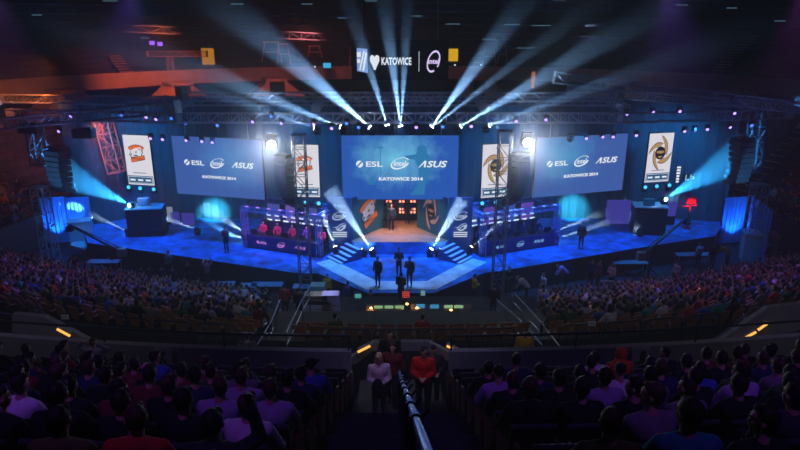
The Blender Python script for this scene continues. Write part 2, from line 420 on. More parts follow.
orange = emit('banner_orange', (.80, .16, .03), 1.0); ink = emit('banner_ink', (.02, .02, .04), .6); gold = emit('banner_gold', (.50, .30, .12), 1.0)
paper = emit('banner_white', (.78, .77, .84), 1.0, True); bink = emit('banner_blue_ink', (.02, .10, .22), 1.0); paint_or = principled('orange_paint', (.9, .22, .05), .6)
def bear(parent, x, z, s, y, org, wht, drk, tilt=0.0):
    """white bear head between an arched and a straight orange ribbon"""
    def rot(px, pz): c, q = math.cos(tilt), math.sin(tilt); return (x + (px * c - pz * q) * s, z + (px * q + pz * c) * s)
    m = MB(); n = 10; arc = [(math.radians(128 - 76 * i / n)) for i in range(n + 1)]
    def band(r0, r1, yy, mi):
        pts = [rot(r1 * math.cos(a), r1 * math.sin(a) - .52) for a in arc] + [rot(r0 * math.cos(a), r0 * math.sin(a) - .52) for a in reversed(arc)]
        m.prism(pts, yy, yy + .012, 'y', mi)
    band(.76, 1.1, y, 1); band(.80, 1.06, y - .012, 0)
    for mi, g, yy in ((1, .04, y), (0, 0, y - .012)):
        m.prism([rot(-.48 - g, -.72 - g), rot(.58 + g, -.50 - g), rot(.55 + g, -.24 + g), rot(-.52 - g, -.44 + g)], yy, yy + .012, 'y', mi)
    m.build('ribbon', [org, drk], parent)
    h = MB(); pts = [(-.42, -.34), (-.56, -.12), (-.44, .02), (-.46, .18), (-.30, .20), (-.12, .32), (.14, .34), (.32, .40), (.44, .30), (.40, .14), (.46, 0), (.36, -.14), (.34, -.26), (.06, -.28)]
    h.prism([rot(a * 1.13, b * 1.13) for a, b in pts], y - .006, y + .012, 'y', 1); h.prism([rot(*p) for p in pts], y - .022, y, 'y', 0)
    h.prism([rot(-.52, -.14), rot(-.42, -.06), rot(-.38, -.14), rot(-.46, -.22)], y - .03, y - .02, 'y', 1)
    h.prism([rot(-.12, .02), rot(.0, .1), (rot(.08, .04)), rot(-.04, -.02)], y - .03, y - .02, 'y', 1)
    h.prism([rot(-.34, -.24), rot(-.1, -.16), rot(.12, -.2), rot(.02, -.26)], y - .03, y - .02, 'y', 1)
    h.prism([rot(.2, .26), rot(.34, .3), rot(.3, .16)], y - .03, y - .02, 'y', 1)
    h.build('bear_head', [wht, drk], parent)
    text('VIRTUS.PRO', .8 * s, .12 * s, drk, parent, (*[rot(.03, -.47)[0]], y - .03, rot(.03, -.47)[1]), 'lettering')
def star(parent, x, z, s, y, main, drk, tall=1.25):
    """four curved blades turning round a ninja mask"""
    m = MB()
    for k in range(4):
        a = k * math.pi / 2 - .1
        def q(r, t): return (x + s * r * math.cos(a + t) * .86, z + s * r * math.sin(a + t) * tall)
        out = [q(.58 + .46 * ((j / 9) ** 1.5), -1.75 + 1.85 * j / 9) for j in range(10)]; inn = [q(1.04 - .62 * ((j / 7) ** .55), .1 - 1.15 * j / 7) for j in range(1, 8)]
        m.prism([q(.62 + .48 * ((j / 9) ** 1.5), -1.8 + 1.94 * j / 9) for j in range(10)] + [q(1.08 - .70 * ((j / 7) ** .55), .13 - 1.15 * j / 7) for j in range(1, 8)], y - .006, y, 'y', 1)
        m.prism(out + inn, y - .014, y - .006, 'y', 0)
    pts = [(x + .42 * s * math.cos(i * math.pi / 8), z + .46 * s * math.sin(i * math.pi / 8)) for i in range(16)]
    m.prism(pts, y - .014, y, 'y', 1)
    m.prism([(x - .3 * s, z + .02 * s), (x - .05 * s, z - .04 * s), (x + .05 * s, z - .04 * s), (x + .3 * s, z + .02 * s), (x + .26 * s, z + .16 * s), (x - .26 * s, z + .16 * s)], y - .024, y - .014, 'y', 0)
    m.prism([(x - .2 * s, z - .22 * s), (x + .2 * s, z - .22 * s), (x, z - .36 * s)], y - .024, y - .014, 'y', 0)
    for sx in (-1, 1): m.prism([(x + sx * .22 * s, z + .06 * s), (x + sx * .06 * s, z + .04 * s), (x + sx * .18 * s, z + .12 * s)], y - .03, y - .024, 'y', 1)
    m.build('blade_star', [main, drk], parent)

def banner(bl, br, h, z0, team, label):
    c, rz, w = facing(bl, br)
    t = thing('team_banner', label, 'banner', (c.x, c.y, z0), rz, 'tall white team banners')
    m = MB(); m.box((0, .08, h / 2), (w + .06, .12, h + .06)); m.build('frame', black, t)
    m = MB(); m.box((0, 0, h / 2), (w, .04, h)); m.build('display', paper, t)
    if team == 'bear': bear(t, -.03 * w, h * .66, w * .47, -.035, orange, paper, ink, .03)
    else: star(t, 0, h * .6, w * .52, -.035, gold, ink, 1.15)
    m = MB(); m.box((0, -.03, h * .105), (w * .97, .02, h * .16)); m.box((0, -.03, h * .245), (w * .5, .02, h * .012)); m.build('logo_strip', bink, t)
    for sx in (-1, 0, 1):
        o = MB(); o.box((sx * w * .3, -.045, h * .1), (w * .2, .012, h * .035)); o.build('sponsor_mark', lettw, t)
    m = MB(); m.box((0, -.045, h * .165), (w * .92, .012, .025)); m.box((0, -.045, h * .04), (w * .92, .012, .025)); m.box((-w * .46, -.045, h * .1), (.025, .012, h * .12)); m.box((w * .46, -.045, h * .1), (.025, .012, h * .12)); m.build('logo_border', lettw, t)
    return t
banner(P(129, 184, 5), P(154.5, 185.5, 5), 3.3, 5, 'bear', 'white team banner with orange bear emblem at the far left of the screens')
banner(P(294, 196.5, 4.8), P(320, 197, 4.8), 3.3, 4.8, 'bear', 'white team banner with orange bear emblem behind the left truss tower')
banner(P(481, 198, 4.8), P(507, 196, 4.8), 3.35, 4.8, 'star', 'white team banner with ninja star emblem behind the right truss tower')
banner(P(644.5, 182.5, 5), P(668, 181, 5), 3.3, 5, 'star', 'white team banner with ninja star emblem at the far right of the screens')

# ---------------------------------------------------------------- centre entrance
murm = principled('mural_teal', (.015, .12, .20), .7, noise_amt=.1, noise_scale=1)
wpaint = principled('mural_white', (.85, .87, .95), .7); dpaint = principled('mural_black', (.01, .01, .015), .7); gpaint = principled('mural_rose_gold', (.75, .38, .27), .6)
for a, b, team, lab in ((P(353, 240, 2.3), P(384, 227, 2.3), 'bear', 'angled teal wall left of the entrance painted with an orange and white bear emblem'),
                        (P(417, 227, 2.3), P(447, 240, 2.3), 'star', 'angled teal wall right of the entrance painted with a rose gold ninja star')):
    c, rz, w = facing(a, b); t = thing('painted_wall', lab, 'wall panel', (c.x, c.y, 2.3), rz)
    m = MB(); m.box((0, .06, 1.35), (w, .12, 2.7)); m.build('panel', murm, t)
    if team == 'bear': bear(t, .0, 1.5, w * .42, -.02, paint_or, wpaint, dpaint, .24)
    else: star(t, -.05, 1.45, 1.0, -.02, gpaint, dpaint, 1.25)
panel_blue = principled('panel_blue', (.03, .08, .2), .6)
MATS['panel_blue'] = panel_blue
pw = emit('lit_logo', (.55, .70, 1.0), .75); pwd = emit('lit_logo_dim', (.18, .28, .75), .8)
for x0, x1, y0, lab in ((329.5, 352, 250, 'tall blue sponsor panel left of the stage entrance with three white logos'), (448.5, 470.5, 249, 'tall blue sponsor panel right of the stage entrance with three white logos')):
    a, b = P(x0, y0, STZ), P(x1, y0, STZ); a.y = b.y = 37.25; a.x = (x0 - 400) / 585 * 37.1; b.x = (x1 - 400) / 585 * 37.1
    c, rz, w = facing(a, b); t = thing('sponsor_panel', lab, 'panel', (c.x, c.y, STZ), rz)
    m = MB(); m.box((0, .1, 1.75), (w, .2, 3.5)); m.build('panel', panel_blue, t)
    esl(t, .1, 3.0, .17, pwd); intel(t, 0, 2.35, .88, pw); rog(t, 0, 1.55, .85, pw)
    m = MB()
    for k, f in enumerate((.62, .62, .62)): m.box((0, -.03, 1.28 - .13 * k), (w * f, .012, .075))
    m.build('caption_lines', emit('caption_white', (.7, .8, 1), .8), t)
# lamp wall
t = thing('lamp_wall', 'black wall at the back of the entrance dotted with red square lamp clusters', 'light wall', (0, 41.3, 2.3))
m = MB(); m.box((0, .1, 1.4), (2.8, .2, 2.8)); m.build('panel', black, t)
lampm = emit('amber_led', (1.0, .30, .17), 2.6)
for xx in (-.76, .12, .88):
    for zz in (.72, 1.48):
        if zz < .5: continue
        o = MB()
        for a in (-.11, .11):
            for b in (-.11, .11): o.box((xx + a, -.03, zz + b), (.13, .05, .13))
        o.build('lamp_cluster', lampm, t)
        o2 = MB(); o2.box((xx, -.005, zz), (.44, .02, .44)); o2.build('lamp_tray', principled('red_tray', (.35, .03, .02), .5), t)
m = MB(); m.box((0, .1, 3.0), (3.0, .5, .4)); m.build('header', black, t)

# ---------------------------------------------------------------- truss
def truss_geom(L, s, step, chord_r=.035, web_r=.018, n=5):
    """box truss along local x, centred on its axis"""
    ch = []; h = s / 2
    for y in (-h, h):
        for z in (-h, h): m = MB(); m.tube((-L / 2, y, z), (L / 2, y, z), chord_r, None, n); ch.append(m)
    w = MB(); k = max(2, int(round(L / step))); d = L / k
    for i in range(k):
        x0 = -L / 2 + i * d; x1 = x0 + d; a, b = (-1, 1) if i % 2 else (1, -1)
        for y in (-h, h): w.tube((x0, y, a * h), (x1, y, b * h), web_r, None, 4)
        for z in (-h, h): w.tube((x0, a * h, z), (x1, b * h, z), web_r, None, 4)
        for y in (-h, h): w.tube((x0, y, -h), (x0, y, h), web_r, None, 4)
        for z in (-h, h): w.tube((x0, -h, z), (x0, h, z), web_r, None, 4)
    return ch, w
def truss(name, p0, p1, s, label, step=None, mat=None, cr=.035, wr=.018, group=None, plate=True, roll=0.0):
    p0, p1 = Vector(p0), Vector(p1); L = (p1 - p0).length
    t = thing(name, label, 'truss', (p0 + p1) / 2, 0, group)
    t.rotation_euler = ((p1 - p0).to_track_quat('X', 'Z') @ __import__('mathutils').Quaternion((1, 0, 0), roll)).to_euler()
    ch, w = truss_geom(L, s, step or s * 1.1, cr, wr); mat = mat or steelm
    for c in ch: c.build('chord', mat, t)
    w.build('lacing', mat, t)
    if plate:
        for x in (-L / 2, L / 2): e = MB(); e.box((x, 0, 0), (.05, s + .1, s + .1)); e.build('end_plate', mat, t)
    return t
# ---- roof rig: horizontal trusses over the stage
GR = 'lighting trusses hung over the stage'
rig = [
 ((-13, 37.1, 9.9), (13, 37.1, 9.9), .55, 'long straight truss carrying the beam lamps above the centre screen'),
 ((-13, 39.5, 10.6), (13, 39.5, 10.6), .5, 'second straight truss just behind the centre lamp truss'),
 ((-13, 38.3, 11.0), (13, 38.3, 11.0), .5, 'upper straight truss above the centre lamp truss'),
 ((-13, 37.1, 9.9), (-25, 40.5, 9.7), .55, 'truss running back and left from the centre lamp truss'),
 ((13, 37.1, 9.9), (25, 40.5, 9.7), .55, 'truss running back and right from the centre lamp truss'),
 ((-12, 34.2, 10.9), (-27, 37.5, 9.2), .6, 'front left truss sloping down towards the orange stands'),
 ((9, 37.5, 12.2), (23.5, 36.5, 10.5), .6, 'blue lit front right truss sloping down to the right'),
 ((10.5, 40.0, 11.2), (27, 40.5, 10.0), .5, 'rear right truss lit blue beneath the balcony'),
 ((-13, 39.5, 10.6), (-27, 43, 10.4), .5, 'rear left truss lit violet beneath the balcony'),
 ((-27, 37.5, 9.2), (-27, 43, 10.4), .5, 'short left end truss joining the front and rear trusses'),
 ((27, 37.0, 10.3), (27, 43, 10.2), .5, 'short right end truss joining the front and rear trusses'),
 ((-5, 37.5, 10.4), (-5, 39.3, 10.5), .4, 'short cross truss left of centre over the stage'),
 ((5, 37.5, 10.4), (5, 39.3, 10.5), .4, 'short cross truss right of centre over the stage'),
 ((-13.4, 37.5, 10.4), (-13.4, 39.3, 10.5), .4, 'cross truss at the left end of the centre trusses'),
 ((13.4, 37.5, 10.4), (13.4, 39.3, 10.5), .4, 'cross truss at the right end of the centre trusses'),
]
for a, b, s, lab in rig: truss('lighting_truss', a, b, s, lab, group=GR)
# ---- towers
truss('truss_tower', (-5.35, 33.0, 0), (-5.35, 33.0, 9.6), .62, 'slim aluminium truss tower standing in front of the left player booth', step=.75, mat=principled('tower_dark', (.16, .18, .24), .45, .5))
truss('truss_tower', (5.55, 33.0, 0), (5.55, 33.0, 9.8), .62, 'slim aluminium truss tower standing in front of the right player booth', step=.75, mat=MATS['tower_dark'])
truss('truss_tower', (-23.2, 39.2, 0), (-23.2, 39.2, 5.2), .8, 'dark truss tower at the left edge beside the blue cloth', step=.9, cr=.05, wr=.03)
q = P(749, 240, .5); truss('truss_tower', (23.6, 40.0, 0), (23.6, 40.0, 5.2), .8, 'dark truss tower at the right edge beside the blue cloth', step=.9, cr=.05, wr=.03)
truss('truss_tower', P(103, 120, Y=43.5), P(117, 172, Y=43.5), .9, 'orange lit truss leg hanging left of the first white banner', step=.9, cr=.06, wr=.04, mat=principled('orange_lit_truss', (.6, .22, .16), .6))  # orange light on the leg is put into its metal colour
truss('truss_tower', P(33, 118, Y=41), P(40, 165, Y=41), .8, 'dim truss leg at the far left in front of the brown wall', step=.9, cr=.05, wr=.03, mat=MATS['tower_dark'])
truss('truss_tower', P(759, 112, Y=41), P(752, 172, Y=41), .8, 'dim truss leg at the far right above the blue side area', step=.9, cr=.05, wr=.03, mat=MATS['tower_dark'])

# ---------------------------------------------------------------- line arrays
cab = principled('speaker_black', (.02, .022, .03), .6); grille = principled('speaker_grille', (.05, .055, .07), .5, .3)
def line_array(top, n, yaw, lean, label, w=1.15, h=.36, d=.6, gm=None, curve=R(3.2)):
    t = thing('line_array', label, 'speakers', top, yaw, 'hanging line array speakers')
    m = MB(); m.box((0, 0, .12), (w, d * .9, .1)); m.tube((-.3, 0, .15), (0, 0, 1.1), .02); m.tube((.3, 0, .15), (0, 0, 1.1), .02); m.build('rigging_frame', black, t)
    y = 0.0; z = 0.0; a = lean
    for k in range(n):
        c = bpy.data.objects.new('speaker_cabinet', None)
        mm = MB(); mm.prism([(-d / 2, -h * .46), (d / 2, -h * .36), (d / 2, h * .36), (-d / 2, h * .46)], -w / 2, w / 2, 'x')
        o = mm.build('speaker_cabinet', cab, t); o.location = (0, y - math.sin(a) * h / 2, z - math.cos(a) * h / 2); o.rotation_euler = (-a, 0, 0)
        g = MB(); g.box((0, -d / 2 - .01, 0), (w * .94, .03, h * .8)); g.box((0, -d / 2 - .03, 0), (w * .3, .03, h * .7)); g.build('grille', gm or grille, o)
        y -= -math.sin(a) * h * -1 * -1 if False else 0
        y += math.sin(a) * h; z -= math.cos(a) * h; a += curve
        bpy.data.objects.remove(c)
    return t
line_array(P(284, 157, Y=35.6), 10, R(-37), R(-6), 'curved black speaker array hanging left of centre beside the bright lamp', w=.95, h=.33, d=.7, curve=R(5))
line_array(P(520, 155, Y=35.6), 10, R(37), R(-6), 'curved black speaker array hanging right of centre beside the bright lamp', w=.95, h=.33, d=.7, curve=R(5))
bg = principled('blue_lit_grille', (.25, .42, .6), .5)  # blue light on the outer arrays put into the grille colour
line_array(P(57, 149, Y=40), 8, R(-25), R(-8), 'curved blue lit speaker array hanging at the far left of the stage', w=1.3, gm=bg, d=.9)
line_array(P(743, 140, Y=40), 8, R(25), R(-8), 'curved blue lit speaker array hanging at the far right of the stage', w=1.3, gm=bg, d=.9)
# black motor and speaker masses under the side rig
for x, y, lab in ((30, 128, 'dark fixture rack hung under the truss at the far left'), (84, 133, 'dark fixture rack hung beside the orange truss leg')):
    p = P(x, y, Y=40.5); t = thing('fixture_rack', lab, 'rack', p)
    m = MB(); m.box((0, 0, 0), (1.2, .8, .6)); m.build('housing', black, t)
    for xx in (-.5, .5): m = MB(); m.tube((xx, 0, .3), (xx, 0, 1.3), .03); m.build('hanger', steelm, t)

# ---------------------------------------------------------------- player booths
trussblue = principled('booth_truss', (.25, .28, .6), .5)
def booth(fl, fr, h, label, back_cols, glowc, plcols, flip):
    c, rz, w = facing(fl, fr)
    t = thing('player_booth', label, 'booth', (c.x, c.y, STZ), rz)
    D = 2.6; hw = w / 2
    m = MB(); m.box((0, D / 2, .06), (w, D, .12)); m.build('plinth', black, t)
    m = MB(); m.box((0, D, h / 2), (w, .08, h)); m.build('back_panel', panel_blue, t)
    # lit rows of pictures on the back panel
    m = MB(); n = 9
    for i in range(n):
        x = -hw + w * (i + .5) / n
        m.box((x, D - .06, h * .58), (w / n * .5, .03, .13)); m.box((x + .05, D - .06, h * .45), (w / n * .62, .03, .1))
    m.build('caption_row', emit('booth_text_' + label[:6], back_cols[0], 1.4), t)
    for i in range(4):
        o = MB(); o.box((-hw + w * (i + .5) / 4, D - .05, h * .66), (w * .17, .02, h * .44)); o.build('picture_panel', emit('booth_pic_' + label[:6] + str(i % 2), back_cols[1 + i % 2], .5, True), t)
    for i in (0, 1):
        o = MB(); tr, w_ = truss_geom(h - .1, .3, .3, .025, .014)
        for k in tr + [w_]: o.add(k.v, k.f)
        b = o.build('booth_post', trussblue, t, ((-hw + .15) if i == 0 else hw - .15, .0, h / 2)); b.rotation_euler = (0, R(90), 0)
    for yy in (0, D - .3):
        o = MB(); tr, w_ = truss_geom(w, .28, .3, .025, .014)
        for k in tr + [w_]: o.add(k.v, k.f)
        o.build('top_truss', trussblue, t, (0, yy, h))
    for xx in (-hw + .15, hw - .15):
        o = MB(); tr, w_ = truss_geom(D, .26, .3, .025, .014)
        for k in tr + [w_]: o.add(k.v, k.f)
        b = o.build('side_truss', trussblue, t, (xx, D / 2, h)); b.rotation_euler = (0, 0, R(90))
    o = MB(); o.box((0, -.02, .5), (w - .5, .1, .8)); o.build('front_board', principled('booth_front', (.015, .015, .12), .6), t)
    lg = emit('booth_logo_' + label[:6], glowc, .8)
    q = thing('logo_row', None, None); q.parent = t; q.location = (0, -.06, .5)
    esl(q, -1.35, .0, .16, lg); intel(q, 0, 0, .55, lg); asus(q, 1.35, 0, .8, lg)
    o = MB(); o.box((0, .55, .78), (w - .6, .7, .05)); o.build('desk_top', black, t)
    for i in range(5):
        x = -hw + .55 + (w - 1.1) * i / 4
        o = MB(); o.box((x, .4, 1.02), (.5, .04, .3)); o.tube((x, .42, .8), (x, .42, .9), .03); o.build('monitor', black, t)
    tops = MB()
    for i in range(7): tops.box((-hw + w * (i + .5) / 7, .0, h + .16), (.22, .06, .03))
    tops.build('strip_lamp', emit('booth_strip_' + label[:6], glowc, 1.4), t)
    return t, rz, c, w, D
bl = booth(P(244.5, 247, STZ), P(322, 258, STZ), 2.6, 'left player booth with pink and violet lit truss frame', [(.65, .75, 1), (.12, .14, .62), (.26, .16, .7)], (.8, .3, 1.0), None, False)
br = booth(P(480, 257, STZ), P(557, 245, STZ), 2.6, 'right player booth with deep blue lit truss frame', [(.5, .7, 1), (.06, .14, .75), (.20, .10, .75)], (.25, .55, 1.0), None, True)
# ================================================================ lamps
lens_w = emit('lens_white', (.80, .85, 1), 30); lens_v = emit('lens_violet', (.42, .26, 1), 2.6); lens_c = emit('lens_cyan', (.04, .52, 1), 1.9); lens_star = emit('lens_flood', (.9, .95, 1), 160)
lens_b = emit('lens_blue', (.06, .2, 1), 2)
lens_off = principled('lens_glass', (.02, .02, .03), .1)
head_m = principled('lamp_housing', (.02, .02, .025), .45)
HM = {}
def head_proto(kind, big):
    if (kind, big) in HM: return HM[(kind, big)]
    s = big
    b = MB(); b.box((0, 0, .06 * s), (.34 * s, .3 * s, .12 * s)); b.box((0, 0, .13 * s), (.2 * s, .2 * s, .04 * s))
    y = MB(); y.box((-.19 * s, 0, .3 * s), (.04 * s, .12 * s, .34 * s)); y.box((.19 * s, 0, .3 * s), (.04 * s, .12 * s, .34 * s)); y.box((0, 0, .15 * s), (.42 * s, .12 * s, .04 * s))
    h = MB(); h.tube((0, 0, -.14 * s), (0, 0, .1 * s), .11 * s, .15 * s, 14); h.tube((0, 0, .1 * s), (0, 0, .17 * s), .155 * s, .155 * s, 14); h.box((0, 0, -.17 * s), (.14 * s, .14 * s, .08 * s))
    l = MB(); l.tube((0, 0, .165 * s), (0, 0, .19 * s), .135 * s, .12 * s, 16)
    HM[(kind, big)] = (b.mesh('base', head_m), y.mesh('yoke', head_m), h.mesh('lamp_head', head_m, False), l.mesh('lens', kind))
    return HM[(kind, big)]
def lamp(pos, aim, kind, label, group=None, hang=False, size=1.0):
    """moving-head lamp; aim is the direction its lens looks"""
    b, y, h, l = head_proto(kind, size)
    t = thing('stage_lamp', label, 'stage light', pos, 0, group)
    if hang: t.rotation_euler = (math.pi, 0, 0)
    def ch(me, n, par): o = bpy.data.objects.new(n, me); COL.objects.link(o); o.parent = par; return o
    ch(b, 'base', t); ch(y, 'yoke', t); hd = ch(h, 'lamp_head', t); hd.location = (0, 0, .34 * size)
    a = Vector(aim).normalized()
    if hang: a = Vector((a.x, -a.y, -a.z))
    hd.rotation_euler = a.to_track_quat('Z', 'Y').to_euler(); ch(l, 'lens', hd)
    c = Vector(pos) + Vector((0, 0, -.34 * size if hang else .34 * size)); return c + Vector(aim).normalized() * .22 * size
BEAMC = (.26, .54, 1.0)
hazem = bpy.data.materials.new('beam_haze'); hazem.use_nodes = True; _n = hazem.node_tree; _n.nodes.clear()
_o = _n.nodes.new('ShaderNodeOutputMaterial'); _v = _n.nodes.new('ShaderNodeVolumeScatter'); _v.inputs['Color'].default_value = (.95, .98, 1, 1); _v.inputs['Density'].default_value = .07; _v.inputs['Anisotropy'].default_value = .1; _n.links.new(_v.outputs[0], _o.inputs['Volume'])
haze_up = bpy.data.materials.new('rising_haze'); haze_up.use_nodes = True; _n = haze_up.node_tree; _n.nodes.clear()
_o = _n.nodes.new('ShaderNodeOutputMaterial'); _v = _n.nodes.new('ShaderNodeVolumeScatter'); _v.inputs['Color'].default_value = (.95, .98, 1, 1); _v.inputs['Anisotropy'].default_value = .1
_t = _n.nodes.new('ShaderNodeTexCoord'); _s = _n.nodes.new('ShaderNodeSeparateXYZ'); _r = _n.nodes.new('ShaderNodeMapRange'); _r.interpolation_type = 'SMOOTHERSTEP'
_r.inputs['From Min'].default_value = 8.0; _r.inputs['From Max'].default_value = 17.5; _r.inputs['To Min'].default_value = .12; _r.inputs['To Max'].default_value = 0
_n.links.new(_t.outputs['Object'], _s.inputs[0]); _n.links.new(_s.outputs['Z'], _r.inputs['Value']); _n.links.new(_r.outputs['Result'], _v.inputs['Density']); _n.links.new(_v.outputs[0], _o.inputs['Volume'])
def beam(src, dst, power, ang, col=BEAMC, blend=.25, label=None, length=None):
    src, dst = Vector(src), Vector(dst); d = (dst - src); L = length or d.length; d.normalize(); p0 = src + d * .05
    m = MB(); k = math.tan(R(ang) / 2) * 1.03; m.tube(p0, p0 + d * L, .05, .05 + k * L, 24)
    o = m.build('light_beam', haze_up if length and length > 20 else hazem); tag(o, label or 'hazy beam', 'light beam', None, 'stuff')
    return spot('beam_light', src, dst, col, power * 5, ang, blend, .02)

# upward beams from the centre truss
UP = [ # x, y of lamp; pixel it points at; distance there; power; angle
 (343, 128, 205, 72, 36.2, 3600, 9), (372, 129, 268, 40, 36, 7000, 13), (388, 128, 345, -10, 36.2, 3600, 9),
 (401, 129, 384, 0, 36, 6000, 9), (401, 129, 408, 0, 36, 4500, 7), (430, 129, 510, 20, 36, 6000, 11), (430, 129, 545, 40, 36.2, 3500, 6),
 (458, 128, 575, 58, 36, 5200, 9), (486, 127, 640, 70, 36.2, 2300, 7), (317, 129, 200, 88, 36.4, 2000, 7)]
names_up = ['third lamp left of centre', 'second lamp left of centre', 'first lamp left of centre', 'centre lamp', 'centre lamp', 'first lamp right of centre', 'first lamp right of centre', 'second lamp right of centre', 'third lamp right of centre', 'fourth lamp left of centre']
seen = {}
for (x, y, px, py, Yd, pw_, an), nm in zip(UP, names_up):
    src = P(x, y, Y=36.4); dst = P(px, py, Y=Yd)
    if (x, y) not in seen:
        base = src - Vector((0, 0, .34)); lamp(base, dst - src, lens_w, nm + ' on the truss above the big screen, beaming up', 'beam lamps on the centre truss')
        seen[(x, y)] = 1
    d = (dst - src).normalized(); beam(src + d * .25, dst, pw_ * 1.5, an * 1.2, blend=.8, label='pale blue hazy light beam rising from the %s%s' % (nm, ', lower one' if px == 545 else ', right one' if px == 408 else ''), length=26)
# violet lamps along the trusses, lens toward the audience
for i, (x, y, k) in enumerate([(332, 129, 'v'), (359, 128, 'b'), (416, 128, 'v'), (443, 127.5, 'b'), (471, 127, 'v'), (516, 122, 'v'), (546, 120.5, 'v'), (314, 125, 'v'), (282, 124, 'v'), (253, 122.5, 'v'),
                               (272, 117, 'b'), (347, 124, 'b'), (586, 139, 'v'), (602, 137.5, 'v'), (613, 137.5, 'v'), (636, 136, 'v'), (626, 115, 'v'), (652, 113, 'v'), (679, 112, 'v'), (684, 132, 'v'), (694, 131, 'b'), (707, 130, 'v'), (729, 128, 'v'), (751, 126, 'b'), (734, 114, 'v'),
                               (241, 144, 'v'), (213, 143, 'v'), (202, 142, 'v'), (187, 141, 'v'), (163, 140, 'v'), (151, 139, 'v'), (147, 118, 'v'), (122, 116, 'b'), (72, 117, 'v'), (60, 132, 'v'), (157, 120, 'v'), (186, 124, 'b'), (172, 119, 'b'), (218, 126, 'b')]):
    Yd = 36.2 if 250 < x < 550 else 37.5 if y < 128 else 38.3
    if x < 100 or x > 700: Yd = 39.5
    p = P(x, y, Y=Yd); side = 'left' if x < 400 else 'right'
    lamp(p + Vector((0, 0, .34)), Vector((random.uniform(-.3, .3), -1, -.45)), lens_v if k == 'v' else lens_b, 'small %s lamp on the %s overhead rig glinting toward the audience' % ('violet' if k == 'v' else 'blue', side), '%s glints on the %s overhead rig' % ('violet' if k == 'v' else 'blue', side), hang=True, size=.72)
# the two blinding floods
for x, y, lab in ((272, 145, 'blinding white flood lamp hanging left of the centre screen'), (527, 143, 'blinding white flood lamp hanging right of the centre screen')):
    p = P(x, y, Y=35.0); lamp(p + Vector((0, 0, .6)), Vector((-p.x * .5, -p.y, 15 - p.z)), lens_star, lab, 'pair of flood lamps', hang=True, size=1.7)
    spot('flood_light', p + Vector((0, -.7, 0)), (p.x * .4, 0, 12), (.75, .85, 1), 1500, 110, .8, .1)
    beam(p + Vector((0, -.75, 0)), p + Vector((-p.x * .25, -6, 1.5)), 5, 100, (.35, .6, 1), .6, 'added haze halo around the ' + lab, 2.4)  # haze cone and spot added to give the lamp its halo
# cyan lamps below the banners
for x, y in ((129.5, 187), (141, 188), (154.5, 189), (306, 202), (319, 203), (482, 203), (495.5, 202), (644.5, 187), (656, 186), (668.5, 185)):
    z = 4.75; p = P(x, y, Y=37.6 if 200 < x < 600 else 40.2)
    nm = 'far left' if x < 200 else 'near left' if x < 400 else 'near right' if x < 600 else 'far right'
    lamp(p + Vector((0, 0, -.3)), Vector((0, -1, .1)), lens_c, 'small cyan lamp just below the %s white banner' % nm, 'cyan lamps below the %s banner' % nm, size=.9)
    spot('cyan_light', p + Vector((0, -.35, 0)), p + Vector((0, -3, -2)), (.05, .6, 1), 60, 80, .9, .05)

# floor beams on the stage
FL = [ # lamp px; target px, target Y; power; angle; label
 (373, 253, 330, 190, 36.6, 900, 15, 'bright floor lamp near the left edge of the timber platform'),
 (364, 252, 322, 232, 36.9, 420, 9, 'floor lamp beside the left entrance steps'),
 (336, 249, 322, 215, 37, 420, 14, 'floor lamp at the foot of the left sponsor panel'),
 (430, 252, 462, 200, 36.6, 900, 15, 'bright floor lamp near the right edge of the timber platform'),
 (438, 251, 480, 232, 36.9, 420, 9, 'floor lamp beside the right entrance steps'),
 (469.5, 249, 500, 222, 37, 420, 11, 'floor lamp at the foot of the right sponsor panel'),
 (316, 252, 283, 228, 36.2, 420, 9, 'floor lamp at the right corner of the left booth'),
 (488, 251, 520, 238, 36, 420, 9, 'floor lamp at the left corner of the right booth'),
 (244.5, 232.5, 213, 212, 44.2, 1300, 9.5, 'upper lamp beside the left booth throwing a round glow on the drape'),
 (246.5, 244, 205, 226, 44.0, 800, 9, 'lower lamp beside the left booth with a flat beam'),
 (197.5, 229.5, 160, 216, 42, 700, 8, 'floor lamp behind the left stage wing'),
 (155.5, 236.5, 100, 222, 42, 800, 9, 'left wing floor lamp in front of the dark counter'),
 (128.5, 234, 90, 214, 42, 500, 9, 'left wing floor lamp at the stage end'),
 (554.5, 231, 600, 214, 42, 900, 7, 'upper lamp beside the right booth with a slim beam'),
 (555, 241, 608, 222, 41, 900, 7.5, 'lower lamp beside the right booth with a slim beam'),
 (131, 205, 60, 172, 41, 2200, 29, 'cyan lamp at the side of the left counter'),
 (664, 199, 748, 152, 41, 2200, 29, 'cyan lamp at the side of the right counter'),
 (640, 232, 600, 214, 43, 250, 9, 'small lamp on the right stage wing'),
]
for x, y, px, py, Yd, pw_, an, lab in FL:
    pw_ *= 2.6 if pw_ < 1000 else 1.6
    pw_ *= 2.2 if 320 < x < 480 else 1 if lab.startswith('cyan') else 1.7
    src = P(x, y, Y=36.3 if 320 < x < 480 else 37.0 if 300 < x < 500 else 38.6 if 240 < x < 560 else 40.3)
    zz = max(src.z, STZ + .36); src.z = zz
    dst = P(px, py, Y=Yd); cy = lab.startswith('cyan')
    lamp(src - Vector((0, 0, .34)), dst - src if not cy else Vector((dst.x - src.x, -14, 1)), lens_w if not cy else emit('lens_bright_cyan', (.2, .9, 1), 30), lab, None)
    d = (dst - src).normalized(); beam(src + d * .25, dst, pw_, an, (.03, .42, 1) if cy else (.42, .68, 1), .4, label='hazy light beam from the ' + lab)
